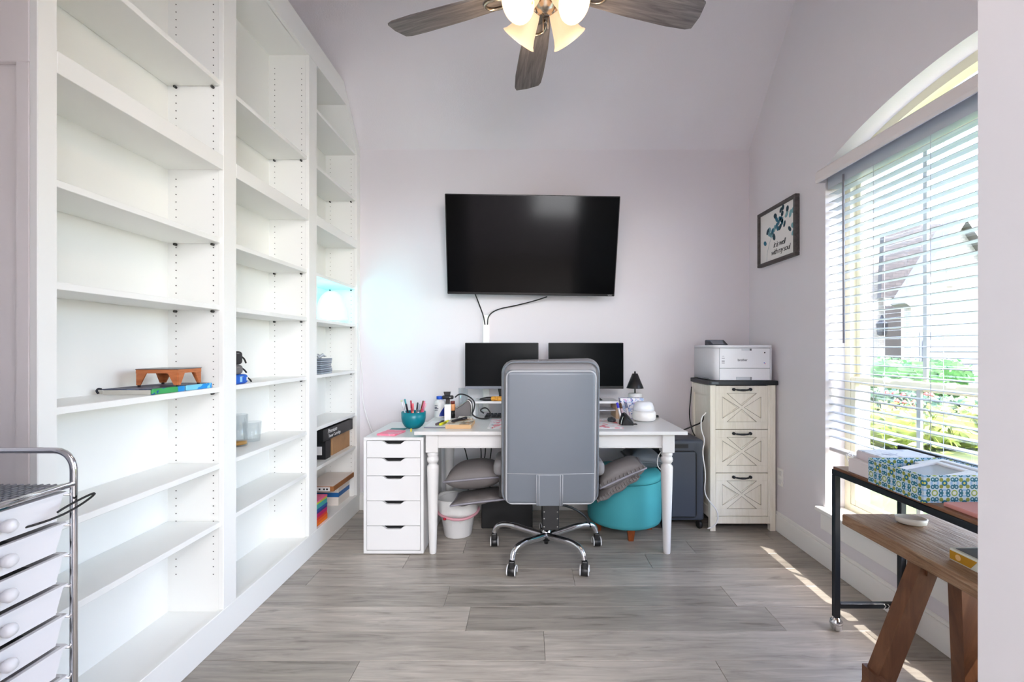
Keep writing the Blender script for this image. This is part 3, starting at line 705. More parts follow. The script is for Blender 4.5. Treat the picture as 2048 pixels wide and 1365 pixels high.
for k in range(5):
    a = R(90 + 72 * k); ca, sa = math.cos(a), math.sin(a)
    def q(r, z): return (CC.x + ca * r, CC.y + sa * r, z)
    lgp = obj('base_leg', B().tube([q(0.02, 0.112), q(0.12, 0.128), q(0.22, 0.146), q(0.29, 0.143), q(0.322, 0.122), q(0.333, 0.085)], [0.020, 0.019, 0.017, 0.016, 0.015], 12, smooth_path=2, sy=0.95), CHROME, ch)
    cp = Vector((CC.x + ca * 0.335, CC.y + sa * 0.335, 0))
    cw = B().lathe([(0.0, -0.022), (0.026, -0.022), (0.029, -0.018), (0.029, 0.018), (0.026, 0.022), (0.0, 0.022)], cp + Vector((0, 0, 0.029)), 20, (1, 0.25 * sa, 0))
    cw.box(cp.x - 0.016, cp.x + 0.016, cp.y - 0.02, cp.y + 0.02, 0.045, 0.085, 0.006, 2)
    cs = obj('caster', cw, BLACK, lgp)
    ax_ = Vector((1, 0.25 * sa, 0)).normalized()
    for s_ in (-1, 1):
        pr = []
        for j in range(15):
            t = R(-35 + 250 * j / 14); pr.append(cp + Vector((0, 0, 0.029)) + ax_ * (s_ * 0.0225) + Vector((-ax_.y, ax_.x, 0)) * (0.0285 * math.cos(t)) + Vector((0, 0, 0.0285 * math.sin(t))))
        obj('caster_trim', B().tube(pr, 0.0035, 6), WHITE, lgp)

# ================================================================== MONITORS and risers
MSCR = M('monitor_screen', (5, 8, 10), 0.25, spec=0.08); MBEZ = M('monitor_bezel_grey', (120, 124, 134), 0.35)
for px0, px1, lab, bez, yaw in ((930, 1077, 'left computer monitor with a grey lower bezel above the white riser', MBEZ, 1.2), (1097, 1247, 'right computer monitor with a thin black bezel above the white riser', BLACK, -0.8)):
    Y = 3.30; x0, x1 = P(px0, 0, Y).x, P(px1, 0, Y).x; z1, z0 = P(0, 686, Y).z, P(0, 778, Y).z; xm = (x0 + x1) / 2
    mo = thing('computer_monitor', lab, 'monitor', (xm, Y + 0.02, 0.866))
    obj('housing', B().box(x0, x1, Y, Y + 0.03, z0, z1, 0.004), BLACK, mo)
    obj('screen', B().box(x0 + 0.005, x1 - 0.005, Y - 0.0015, Y + 0.002, z0 + 0.02, z1 - 0.005), MSCR, mo)
    obj('lower_bezel', B().box(x0 + 0.001, x1 - 0.001, Y - 0.003, Y + 0.004, z0, z0 + 0.0185, 0.001), bez, mo)
    obj('neck', B().box(xm - 0.022, xm + 0.022, Y + 0.031, Y + 0.05, 0.872, 1.08, 0.004), BLACK, mo)
    obj('foot', B().box(xm - 0.11, xm + 0.11, Y - 0.06, Y + 0.07, 0.866, 0.873, 0.003), BLACK, mo)
    mo.rotation_euler.z = R(yaw)
PINE = wood('riser_pine', [(196, 160, 128), (216, 186, 154), (226, 200, 172)], (8, 8, 1), 5, 0.5)
for x0, x1, lab in ((-0.379, 0.130, 'white monitor riser on the left half of the desk with cables beneath'), (0.152, 0.636, 'white monitor riser with a bare wood leg edge on the right half of the desk')):
    ri = thing('monitor_riser', lab, 'monitor stand', ((x0 + x1) / 2, 3.29, ZD))
    obj('top_board', B().box(x0, x1, 3.19, 3.39, 0.849, 0.865, 0.002), WHITE, ri)
    obj('side_board', B().box(x0, x0 + 0.018, 3.19, 3.39, ZD, 0.849), WHITE, ri)
    obj('side_board', B().box(x1 - 0.022, x1, 3.19, 3.39, ZD, 0.849), PINE if x0 > 0 else WHITE, ri)
    if x0 > 0: obj('middle_shelf', B().box(x0 + 0.018, x1 - 0.022, 3.21, 3.39, 0.795, 0.803), M('shelf_grey', (190, 192, 200), 0.4), ri)

# ---- things on the desk
t = thing('supplement_bottle', 'white supplement bottle with blue cap and blue label at the desk corner', 'bottle', (-0.622, 3.27, ZD))
c = (-0.622, 3.27, 0)
obj('bottle_body', B().lathe([(0.034, ZD), (0.038, ZD + 0.004), (0.038, ZD + 0.098), (0.035, ZD + 0.112), (0.024, ZD + 0.122), (0.023, ZD + 0.127)], c, 28), WHITE, t)
obj('cap', B().lathe([(0.0255, ZD + 0.127), (0.0255, ZD + 0.146), (0.023, ZD + 0.148)], c, 24), M('cap_blue', (20, 84, 200), 0.4), t)
b = B(); rr = 0.0384                           # curved blue label wrapping the right side
cols = 14; prevv = None
for k in range(cols + 1):
    a = R(-88 + 100 * k / cols); lo = ZD + 0.010 ; hi = ZD + 0.012 + 0.086 * (k / cols) ** 0.6
    v0 = b.bm.verts.new((c[0] + rr * math.cos(a), c[1] + rr * math.sin(a), lo)); v1 = b.bm.verts.new((c[0] + rr * math.cos(a), c[1] + rr * math.sin(a), max(hi, lo + 0.001)))
    if prevv: b.bm.faces.new((prevv[0], v0, v1, prevv[1]))
    prevv = (v0, v1)
obj('label', b, M('label_blue', (28, 52, 140), 0.4), t)
for k, (wd, zz) in enumerate(((0.020, 0.084), (0.016, 0.070), (0.026, 0.060), (0.022, 0.049))):
    obj('printed_line', B().box(c[0] - 0.030, c[0] - 0.030 + wd, c[1] - 0.0392, c[1] - 0.030, ZD + zz, ZD + zz + (0.003 if k in (0, 3) else 0.006)), M('ink_grey', (70, 76, 92), 0.6), t)
t = thing('pill_bottle', 'small orange bottle with a dark red cap behind the white carton', 'bottle', (-0.527, 3.24, ZD))
obj('bottle_body', B().lathe([(0.017, ZD), (0.017, ZD + 0.05)], (-0.527, 3.24, 0), 20), BLACK, t)
obj('label', B().lathe([(0.0172, ZD + 0.05), (0.0185, ZD + 0.056), (0.0185, ZD + 0.092), (0.015, ZD + 0.097)], (-0.527, 3.24, 0), 20), M('bottle_orange', (236, 160, 104), 0.4), t)
obj('cap', B().lathe([(0.016, ZD + 0.097), (0.016, ZD + 0.116), (0.014, ZD + 0.118)], (-0.527, 3.24, 0), 20), M('cap_maroon', (120, 44, 40), 0.4), t)
t = thing('webcam', 'black clip-on webcam on a dark post behind the white carton', 'webcam', (-0.555, 3.20, ZD))
obj('post', B().box(-0.568, -0.542, 3.19, 3.215, ZD, ZD + 0.135, 0.003), M('post_brown', (52, 44, 44), 0.5), t)
obj('camera_head', B().box(-0.592, -0.515, 3.18, 3.215, ZD + 0.135, ZD + 0.160, 0.008, 3), BLACK, t)
obj('clip', B().poly([(-0.582, ZD + 0.186), (-0.534, ZD + 0.186), (-0.540, ZD + 0.16), (-0.575, ZD + 0.16)], 'y', 3.185, 3.21), BLACK, t)
obj('lens', B().lathe([(0.006, 0), (0.005, 0.003)], (-0.535, 3.18, ZD + 0.148), 12, (0, -1, 0)), STEEL, t)
solo('carton', B().box(-0.563, -0.519, 3.10, 3.14, ZD, ZD + 0.108, 0.002).xf(rot_about((-0.54, 3.12, ZD), 'Z', R(8))), M('carton_white', (232, 232, 230), 0.5), 'tall narrow white carton standing beside the supplement bottle', 'box')
# grey speaker with a silver rim
t = thing('desk_speaker', 'grey desk speaker with a silver curved rim left of the monitor riser', 'speaker', (-0.448, 3.24, ZD))
prof = [(-0.052, 0), (0.052, 0), (0.060, 0.05), (0.052, 0.112), (0.030, 0.128), (-0.020, 0.085), (-0.050, 0.072), (-0.058, 0.04)]
obj('speaker_body', B().poly([(-0.449 + u, ZD + v) for u, v in prof], 'y', 3.20, 3.29), M('speaker_grey', (104, 100, 100), 0.5), t)
obj('silver_rim', B().tube([(-0.449 + u, 3.198, ZD + v) for u, v in ((-0.052, 0.072), (-0.020, 0.086), (0.012, 0.112), (0.034, 0.130), (0.055, 0.112), (0.062, 0.06), (0.054, 0.0))], 0.006, 8, smooth_path=2), STEEL, t)
t = thing('drinking_glass', 'tall clear drinking glass standing behind the grey desk speaker', 'glass', (-0.468, 3.345, ZD))
obj('glass_wall', B().lathe([(0.030, ZD), (0.032, ZD + 0.01), (0.035, ZD + 0.20), (0.033, ZD + 0.20), (0.030, ZD + 0.012), (0.0, ZD + 0.012)], (-0.468, 3.345, 0), 24), CUPG, t)
# papers
t = thing('note_pad', 'thin white pad with dark edge lying at the left end of the desk', 'note pad', (-0.565, 2.93, ZD))
obj('pad', B().box(-0.632, -0.503, 2.81, 3.05, ZD, ZD + 0.006, 0.001), M('paper_white', (240, 240, 242), 0.5), t)
obj('binding', B().box(-0.632, -0.503, 2.806, 2.811, ZD, ZD + 0.007), M('pad_edge', (120, 120, 134), 0.5), t)
def pen(name, p0, p1, r, col, label, cat='pen', capc=None, group=None, rough=0.4):
    p0, p1 = Vector(p0), Vector(p1); t = thing(name, label, cat, p0, group); d = p1 - p0
    nm = 'pen_%02x%02x%02x' % tuple(col)
    obj('barrel', B().lathe([(r * 0.4, 0), (r, d.length * 0.06), (r, d.length * 0.66)], p0, 10, d), M(nm, col, rough), t)
    cc = capc or col
    obj('cap', B().lathe([(r * 1.12, d.length * 0.66), (r * 1.12, d.length * 0.97), (r * 0.7, d.length)], p0, 10, d), M('pen_%02x%02x%02x' % tuple(cc), cc, rough), t)
    return t
pen('marker', (-0.570, 2.855, ZD + 0.0145), (-0.545, 2.985, ZD + 0.0145), 0.0075, (96, 84, 96), 'short dark marker with white tip lying on the white pad', 'marker', (34, 30, 34))
pen('highlighter', (-0.545, 2.845, ZD + 0.015), (-0.512, 2.99, ZD + 0.015), 0.008, (232, 232, 40), 'yellow highlighter lying on the white pad', 'highlighter', (236, 240, 80))
t = thing('paperback', 'tan edged paperback with printed cover lying near the desk front', 'book', (-0.42, 2.90, ZD))
TANP = M('kraft_tan', (206, 168, 124), 0.6)
obj('page_block', B().box(-0.497, -0.342, 2.785, 3.00, ZD, ZD + 0.024, 0.001), TANP, t)
obj('cover', B().box(-0.499, -0.340, 2.783, 3.002, ZD + 0.024, ZD + 0.0265, 0.001), blotch_mat('cover_print', (214, 204, 186), [((170, 140, 104), 0.56), ((96, 88, 84), 0.62), ((226, 150, 120), 0.66)], 22), t)
pen('marker', (-0.470, 2.85, ZD + 0.0355), (-0.395, 2.99, ZD + 0.0355), 0.008, (34, 32, 36), 'thick black marker lying on the paperback', 'marker')
solo('card_pack', B().box(-0.470, -0.372, 3.08, 3.16, ZD, ZD + 0.022, 0.002), blotch_mat('card_print', (232, 228, 220), [((190, 176, 160), 0.55), ((120, 110, 104), 0.66)], 30), 'small pale card pack lying in front of the grey speaker', 'card pack')
FLO = blotch_mat('floral_print', (238, 234, 236), [((236, 150, 160), 0.56), ((206, 58, 84), 0.63), ((90, 150, 160), 0.67), ((250, 214, 214), 0.66)], 13)
solo('desk_mat', B().box(-0.245, 0.585, 2.80, 3.16, ZD, ZD + 0.003, 0.001), FLO, 'white desk mat with pink and red flowers under the keyboard area', 'desk mat')
t = thing('keyboard', 'black keyboard pushed under the left monitor riser', 'keyboard', (-0.11, 3.26, ZD))
obj('case', B().box(-0.30, 0.09, 3.20, 3.34, ZD, ZD + 0.014, 0.003), BLACK, t)
kb = None
for r_ in range(4):
    for c_ in range(14):
        if kb is None:
            kb = obj('key', B().box(-0.295, -0.272, 3.206, 3.230, ZD + 0.014, ZD + 0.021, 0.003), M('key_black', (34, 36, 42), 0.5), t)
        else: copy_part(kb, t, (c_ * 0.0272, r_ * 0.032, 0))
solo('pencil_case', B().lathe([(0.0, -0.085), (0.006, -0.075), (0.017, -0.03), (0.019, 0.03), (0.012, 0.08), (0.0, 0.085)], (-0.255, 3.23, 0.8765), 14, (1, 0.1, 0), sx=0.62), BLACK, 'black slim pouch lying on the left monitor riser', 'pouch')
solo('orange_tape_roll', B().lathe([(0.012, -0.05), (0.016, -0.04), (0.016, 0.04), (0.012, 0.05)], (-0.205, 3.215, 0.8815), 14, (1, 0, 0)), M('pouch_orange', (240, 150, 50), 0.5, var=0.25, vscale=60), 'orange and white roll beside the black pouch on the left riser', 'tape')
solo('coiled_cable', B().tube([(-0.50, 3.17, ZD + 0.15), (-0.47, 3.19, ZD + 0.175), (-0.41, 3.18, ZD + 0.16), (-0.36, 3.17, ZD + 0.12), (-0.37, 3.165, ZD + 0.06), (-0.385, 3.16, ZD + 0.035), (-0.34, 3.155, ZD + 0.006), (-0.27, 3.15, ZD + 0.005), (-0.245, 3.165, ZD + 0.02), (-0.27, 3.17, ZD + 0.07), (-0.30, 3.175, ZD + 0.08), (-0.33, 3.17, ZD + 0.06), (-0.30, 3.17, ZD + 0.04)], 0.005, 8, smooth_path=2), RUBBER, 'thick black cable draped over the grey speaker onto the desk', 'cable')
for x_, lab in ((-0.225, 'thin black cable hanging from the left monitor nearer its edge'), (-0.165, 'thin black cable hanging from the left monitor nearer its neck')):
    solo('monitor_cable', B().tube([(x_, 3.36, 0.99), (x_ + 0.012, 3.36, 0.94), (x_ + 0.02, 3.36, 0.90), (x_ + 0.02, 3.36, 0.867)], 0.004, 6, smooth_path=1), RUBBER, lab, 'cable')
# right half
t = thing('vertical_mouse', 'black vertical computer mouse standing on the right of the desk mat', 'mouse', (0.632, 2.95, ZD))
b = B()
secs = [(2.905, 0.034, 0.040), (2.925, 0.043, 0.062), (2.95, 0.046, 0.078), (2.985, 0.042, 0.070), (3.01, 0.030, 0.046)]
rings = []
for yy, hw, hh in secs:
    rings.append([b.bm.verts.new((0.634 + x_ * hw, yy, ZD + z_ * hh)) for x_, z_ in ((-1, 0), (1, 0), (0.95, 0.2), (0.55, 0.55), (0.0, 0.9), (-0.3, 1.0), (-0.6, 0.93), (-0.78, 0.6), (-0.95, 0.3))])
for a_, c_ in zip(rings, rings[1:]):
    for i in range(9): b.bm.faces.new((a_[i], a_[(i + 1) % 9], c_[(i + 1) % 9], c_[i])).smooth = True
b.bm.faces.new(rings[0]); b.bm.faces.new(rings[-1][::-1])
obj('shell', b, BLACK, t)
obj('trim_line', B().tube([(0.634 - 0.043, 2.908, ZD + 0.005), (0.634 - 0.040, 2.912, ZD + 0.025), (0.634 - 0.026, 2.92, ZD + 0.056)], 0.0025, 6, smooth_path=1), STEEL, t)
obj('thumb_rest', B().box(0.665, 0.70, 2.93, 2.96, ZD, ZD + 0.006, 0.002), BLACK, t)
solo('flat_mouse', B().lathe([(0.030, ZD + 0.003), (0.033, ZD + 0.012), (0.028, ZD + 0.024), (0.0, ZD + 0.032)], (0.560, 3.06, 0), 18, sx=0.85, sy=1.5), M('mouse_grey', (58, 62, 68), 0.4), 'low grey computer mouse behind the vertical mouse', 'mouse')
solo('storage_bin', B().poly([(0.655, ZD), (0.790, ZD), (0.806, ZD + 0.142), (0.642, ZD + 0.142)], 'y', 3.183, 3.245), blotch_mat('bin_print', (236, 236, 244), [((176, 196, 230), 0.53), ((64, 104, 176), 0.60), ((214, 180, 214), 0.62), ((36, 52, 110), 0.68)], 32), 'small tapered storage bin with a blue and lilac pattern beside the lamp', 'storage bin')
for k, (x_, zt_, col, capc, lab) in enumerate(((0.588, 0.105, (250, 244, 246), (60, 60, 214), 'white marker with a bright blue cap leaning on the patterned bin'), (0.606, 0.10, (214, 190, 200), (86, 58, 40), 'pale marker with a brown cap leaning on the patterned bin'), (0.640, 0.105, (236, 226, 230), (120, 124, 150), 'pale marker with a grey cap leaning on the patterned bin'))):
    pen('marker', (x_ + 0.05, 3.13, ZD + 0.008), (x_ + 0.03 + 0.004 * k, 3.174, ZD + 0.008 + zt_), 0.0075, col, lab, 'marker', capc)
t = thing('white_tub_device', 'round white device with a domed hood at the right end of the desk', 'device', (0.785, 3.10, ZD))
c = (0.785, 3.10, 0)
obj('base', B().lathe([(0.066, ZD + 0.004), (0.076, ZD + 0.014), (0.079, ZD + 0.03), (0.076, ZD + 0.06), (0.070, ZD + 0.066), (0.0, ZD + 0.066)], c, 32), M('device_white', (240, 238, 236), 0.35), t)
obj('foot_ring', B().lathe([(0.06, ZD), (0.066, ZD + 0.004)], c, 24), M('device_grey', (120, 122, 124), 0.5), t)
obj('hood', B().lathe([(0.070, ZD + 0.066), (0.070, ZD + 0.085), (0.060, ZD + 0.118), (0.040, ZD + 0.128), (0.0, ZD + 0.130)], (0.788, 3.12, 0), 32, sy=0.72), M('hood_white', (232, 234, 240), 0.3), t)
LX, LY = 0.771, 3.30
t = thing('table_lamp', 'small desk lamp with black cone shade on a white cylindrical base', 'lamp', (LX, LY, ZD))
obj('base', B().lathe([(0.046, ZD), (0.048, ZD + 0.004), (0.048, ZD + 0.160), (0.044, ZD + 0.166), (0.0, ZD + 0.166)], (LX, LY, 0), 28), WHITE, t)
obj('stem', B().cyl((LX, LY, ZD + 0.166), (LX, LY, 1.066), 0.005, seg=10), BLACK, t)
obj('lamp_shade', B().lathe([(0.061, 0.947), (0.0605, 0.950), (0.019, 1.052), (0.0, 1.053)], (LX, LY, 0), 32), M('shade_black', (24, 24, 28), 0.35), t)
obj('finial', B().lathe([(0.006, 1.053), (0.007, 1.060), (0.004, 1.068), (0.0, 1.070)], (LX, LY, 0), 12), BLACK, t)
solo('desk_plug', B().box(0.895, 0.925, 3.24, 3.26, ZD, ZD + 0.016, 0.004, 2), BLACK, 'small black plug at the right rear of the desk', 'plug')

# ---- things on the drawer unit
ZA = 0.70
t = thing('pencil_bowl', 'teal bowl full of pens on top of the white drawer unit', 'bowl', (-0.765, 3.09, ZA))
BOWLP = [(0.045, ZA), (0.058, ZA + 0.010), (0.073, ZA + 0.035), (0.080, ZA + 0.065), (0.081, ZA + 0.108), (0.077, ZA + 0.108), (0.076, ZA + 0.065), (0.068, ZA + 0.037), (0.052, ZA + 0.014), (0.0, ZA + 0.012)]
obj('bowl_wall', B().lathe(BOWLP, (-0.765, 3.09, 0), 36), M('teal_plastic', (0, 122, 136), 0.35), t)
pcs = [((232, 120, 140), (240, 180, 190), 'pink pen'), ((150, 84, 50), (120, 60, 36), 'brown pencil'), ((120, 130, 140), (60, 66, 76), 'grey pen'), ((220, 60, 84), (190, 40, 70), 'red pen'), ((40, 120, 130), (56, 150, 160), 'teal pen'),
       ((230, 222, 176), (200, 210, 150), 'pale green pencil'), ((196, 204, 214), (226, 230, 236), 'white pen'), ((60, 40, 60), (30, 26, 40), 'dark purple pen'), ((236, 150, 120), (240, 110, 120), 'coral pen'), ((214, 214, 220), (150, 160, 176), 'silver pen'), ((200, 40, 90), (226, 120, 150), 'magenta pen')]
for k, (c1, c2, nm) in enumerate(pcs):
    a = 2 * math.pi * k / len(pcs) + 0.3; ln = random.uniform(0.145, 0.175)
    p0 = Vector((-0.765 + 0.034 * math.cos(a), 3.09 + 0.034 * math.sin(a), ZA + 0.020))
    p1 = Vector((-0.765 + 0.082 * math.cos(a), 3.09 + 0.072 * math.sin(a), 0)); p1.z = p0.z + math.sqrt(max(0.001, ln ** 2 - (p1.xy - p0.xy).length ** 2))
    pen('pen' if 'pencil' not in nm else 'pencil', p0, p1, 0.0052, c1, nm + ' standing in the teal bowl', 'pen', c2, 'pens in the teal bowl')
solo('sticky_pad', B().box(-0.905, -0.785, 2.80, 2.95, ZA, ZA + 0.010, 0.001).xf(rot_about((-0.85, 2.9, 0), 'Z', R(-10))), blotch_mat('pink_note', (250, 130, 158), [((244, 160, 180), 0.55), ((120, 84, 110), 0.68)], 14), 'pink note pad lying on the front of the drawer unit', 'note pad')
solo('teal_card', B().box(-0.90, -0.80, 2.97, 3.05, ZA, ZA + 0.004), M('card_teal', (60, 130, 130), 0.5), 'thin teal card lying behind the pink note pad', 'card')
solo('yellow_peg', B().box(-0.748, -0.738, 2.93, 2.945, ZA, ZA + 0.02, 0.002), M('peg_yellow', (220, 200, 80), 0.5), 'tiny yellow peg in front of the teal bowl', 'peg')

# ================================================================== UNDER THE DESK
t = thing('waste_basket', 'white plastic waste basket with a bag liner and pink drawstring under the desk', 'waste basket', (-0.462, 3.06, 0))
wc = (-0.462, 3.06, 0)
obj('bin_wall', B().lathe([(0.088, 0.0), (0.091, 0.004), (0.125, 0.235), (0.128, 0.238), (0.122, 0.238), (0.088, 0.01), (0.0, 0.008)], wc, 36), WHITE, t)
b = B().lathe([(0.131, 0.150), (0.133, 0.17), (0.136, 0.20), (0.137, 0.245), (0.134, 0.252), (0.128, 0.245), (0.115, 0.15), (0.10, 0.08), (0.0, 0.06)], wc, 48)
for v in b.bm.verts:
    d = Vector((v.co.x - wc[0], v.co.y - wc[1], 0))
    if d.length > 0.1: a = math.atan2(d.y, d.x); k = 1 + 0.018 * math.sin(7 * a + v.co.z * 30) + 0.012 * math.sin(13 * a); v.co.x = wc[0] + d.x * k; v.co.y = wc[1] + d.y * k; v.co.z += 0.006 * math.sin(3 * a)
obj('bag_liner', b, M('liner_white', (222, 222, 220), 0.35), t)
b = B().tube([(wc[0] + 0.137 * math.cos(2 * math.pi * k / 40), wc[1] + 0.137 * math.sin(2 * math.pi * k / 40), 0.152 + 0.010 * math.sin(2 * math.pi * k / 40 * 2 + 1)) for k in range(40)], 0.009, 8, True)
obj('drawstring', b, M('drawstring_pink', (206, 150, 160), 0.45), t)
obj('string_tab', B().box(wc[0] - 0.075, wc[0] - 0.055, wc[1] - 0.140, wc[1] - 0.122, 0.138, 0.152, 0.004), M('tab_red', (170, 30, 50), 0.5), t)
bb = thing('storage_crate', 'low black storage box on the floor under the desk', 'storage box', (-0.17, 3.28, 0))
obj('box_body', B().box(-0.315, 0.034, 3.14, 3.40, 0.0, 0.19, 0.006, 2), M('crate_black', (12, 12, 13), 0.6), bb)
obj('lid', B().box(-0.32, 0.039, 3.135, 3.405, 0.19, 0.21, 0.006, 2), M('crate_lid', (16, 16, 17), 0.5), bb)
solo('cable_bundle', B().tube([(-0.30, 3.2, 0.218), (-0.22, 3.16, 0.222), (-0.16, 3.18, 0.226), (-0.2, 3.22, 0.23), (-0.27, 3.19, 0.232), (-0.21, 3.155, 0.226), (-0.13, 3.2, 0.218)], 0.006, 8, smooth_path=2), RUBBER, 'tangle of black cable lying on the black storage box', 'cable')
CUSH = M('cushion_grey', (108, 103, 102), 0.55, bmp=(40, 0.15, 0.003)); CUSHD = M('cushion_slate', (84, 90, 96), 0.5, bmp=(40, 0.15, 0.003)); CUSHP = M('cushion_piping', (140, 138, 148), 0.5)
def cushion(label, lx_, ly_, h, m, mat, pip=None, wr=0.0, pleat=0):
    loc = m.to_translation(); t = thing('cushion', label, 'cushion', loc)
    obj('cover', B().pillow(lx_, ly_, h, 16, 0.10, m, wr), mat, t)
    e = []
    n = 12
    def ed(u, v): return m @ Vector((lx_ * u * (1 - 0.10 * (1 - v * v) * 0.5), ly_ * v * (1 - 0.10 * (1 - u * u) * 0.5), 0))
    for k in range(n): e.append(ed(-1 + 2 * k / n, -1))
    for k in range(n): e.append(ed(1, -1 + 2 * k / n))
    for k in range(n): e.append(ed(1 - 2 * k / n, 1))
    for k in range(n): e.append(ed(-1, 1 - 2 * k / n))
    obj('piping', B().tube(e, 0.006, 8, True), pip or mat, t)
    for k in range(pleat):
        u = -0.95 + 1.9 * k / max(1, pleat - 1); a = ed(u, -1); q = m.to_3x3() @ Vector((0, 0, 1))
        ctr = m @ Vector((lx_ * u * 0.97, -ly_ * 0.90, h * 0.30))
        obj('pleat', B().tube([a, a.lerp(ctr, 0.5) + q * 0.004, ctr], [0.004, 0.005, 0.002], 6), mat, t)
    return t
mL = Matrix.Translation((-0.300, 2.92, 0.292)) @ Matrix.Rotation(R(-7), 4, 'Y') @ Matrix.Rotation(R(-4), 4, 'X')
cushion('flattened grey cushion lying over the rim of the white waste basket', 0.165, 0.15, 0.036, mL, CUSH, CUSHP, 0.004)
mL2 = Matrix.Translation((-0.330, 2.96, 0.418)) @ Matrix.Rotation(R(-5), 4, 'Y') @ Matrix.Rotation(R(-6), 4, 'X')
cushion('plump grey cushion stacked on the flattened one beside the waste basket', 0.178, 0.17, 0.100, mL2, CUSH, CUSHP)
t = thing('ottoman', 'round teal fabric ottoman with lid and wooden feet under the desk', 'ottoman', (0.655, 3.125, 0))
TEAL = M('teal_fabric', (64, 158, 166), 0.8, bmp=(220, 0.25, 0.001)); oc = (0.655, 3.125, 0)
obj('drum', B().lathe([(0.225, 0.082), (0.240, 0.09), (0.245, 0.11), (0.245, 0.362), (0.240, 0.366)], oc, 56), TEAL, t)
obj('lid', B().lathe([(0.240, 0.368), (0.246, 0.373), (0.245, 0.395), (0.232, 0.412), (0.15, 0.424), (0.0, 0.428)], oc, 56), TEAL, t)
obj('lid_seam', B().tube([(oc[0] - 0.02, oc[1] - 0.246, 0.372), (oc[0] - 0.02, oc[1] - 0.236, 0.408), (oc[0] - 0.015, oc[1] - 0.15, 0.4255), (oc[0], oc[1], 0.429)], 0.0015, 6), M('teal_seam', (44, 120, 128), 0.8), t)
FOOT = wood('ottoman_foot', [(96, 44, 16), (132, 66, 26), (150, 80, 36)], (8, 8, 1.5), 6, 0.4)
for a in (-88, 5, 92, 180):
    fx, fy_ = oc[0] + 0.175 * math.cos(R(a)), oc[1] + 0.175 * math.sin(R(a))
    obj('foot', B().lathe([(0.022, 0), (0.036, 0.085)], (fx, fy_, 0), 4, smooth=False).xf(rot_about((fx, fy_, 0), 'Z', R(45))), FOOT, t)
mR = Matrix.Translation((0.775, 3.12, 0.492)) @ Matrix.Rotation(R(4), 4, 'Y')
cushion('slate grey cushion lying on the right side of the teal ottoman', 0.115, 0.14, 0.072, mR, CUSHD)
mR2 = Matrix.Translation((0.560, 2.80, 0.475)) @ Matrix.Rotation(R(-24), 4, 'Y') @ Matrix.Rotation(R(8), 4, 'X')
cq = cushion('thick double-layer grey cushion slumped between the chair and the teal ottoman', 0.150, 0.085, 0.075, mR2, CUSH, CUSHP, 0.003, 12)
mR3 = Matrix.Translation((0.535, 2.79, 0.405)) @ Matrix.Rotation(R(-31), 4, 'Y') @ Matrix.Rotation(R(6), 4, 'X')
obj('lower_layer', B().pillow(0.150, 0.08, 0.038, 16, 0.10, mR3, 0.006), CUSH, cq)
for k in range(16):
    u = -0.95 + 1.9 * k / 15; a_ = mR3 @ Vector((0.15 * u, -0.078, 0)); c_ = mR3 @ Vector((0.148 * u, -0.07, 0.022))
    obj('gather', B().tube([a_, a_.lerp(c_, 0.5) + Vector((0, -0.004, 0)), c_], [0.003, 0.0045, 0.002], 6), CUSH, cq)
# appliance
t = thing('portable_appliance', 'dark blue-grey portable air unit on casters between the desk and the cabinet', 'appliance', (1.04, 3.28, 0))
DK = M('appliance_slate', (62, 68, 80), 0.45); DKL = M('appliance_line', (24, 26, 30), 0.6)
obj('body', B().box(0.912, 1.20, 3.12, 3.44, 0.06, 0.61, 0.02, 4, True), DK, t)
obj('panel_groove', B().tube(rrect(0.935, 1.145, 0.085, 0.535, 0.025, 3.119), 0.0045, 6, True), DKL, t)
obj('front_panel', B().box(0.940, 1.140, 3.113, 3.125, 0.09, 0.53, 0.006, 2), DK, t)
obj('handle_recess', B().box(0.95, 1.09, 3.1185, 3.13, 0.555, 0.582), DKL, t)
for xx in (0.932, 1.175):
    for yy in (3.15, 3.41): obj('caster', B().lathe([(0.024, -0.012), (0.028, -0.006), (0.028, 0.006), (0.024, 0.012)], (xx, yy, 0.028), 16, (1, 0.2, 0)).cyl((xx, yy, 0.035), (xx, yy, 0.07), 0.008), BLACK, t)

# ================================================================== FILE CABINET and PRINTER
CREAM = wood('cream_woodgrain', [(230, 225, 210), (240, 236, 222), (246, 243, 232)], (9, 9, 1.0), 4, 0.5, bmp=0.05); CREAMD = M('cream_groove', (150, 144, 128), 0.7)
kx0, kx1, ky0, ky1 = 1.232, 1.672, 3.10, 3.45
t = thing('file_cabinet', 'cream farmhouse cabinet with three crossed-panel drawers and a black top', 'cabinet', ((kx0 + kx1) / 2, 3.275, 0))
for xx in (kx0, kx1 - 0.036):
    for yy in (ky0, ky1 - 0.036): obj('corner_post', B().box(xx, xx + 0.036, yy, yy + 0.036, 0, 0.985, 0.001), CREAM, t)
for xx in (kx0 + 0.012, kx1 - 0.02): obj('side_panel', B().box(xx, xx + 0.008, ky0 + 0.036, ky1 - 0.036, 0.08, 0.985), CREAM, t)
for zz in (0.08, 0.91): obj('side_rail', B().box(kx0 + 0.002, kx0 + 0.014, ky0 + 0.036, ky1 - 0.036, zz, zz + 0.07), CREAM, t)
obj('back_panel', B().box(kx0 + 0.02, kx1 - 0.02, ky1 - 0.012, ky1 - 0.004, 0.08, 0.985), CREAM, t)
obj('bottom_rail', B().box(kx0 + 0.036, kx1 - 0.036, ky0 + 0.002, ky0 + 0.02, 0.05, 0.098), CREAM, t)
obj('interior_board', B().box(kx0 + 0.03, kx1 - 0.04, ky0 + 0.022, ky1 - 0.02, 0.07, 0.98), DARKHOLE, t)
obj('top_slab', B().box(kx0 - 0.008, kx1 + 0.012, ky0 - 0.012, ky1 + 0.006, 0.985, 1.014, 0.002), M('slab_black', (30, 34, 40), 0.45), t)
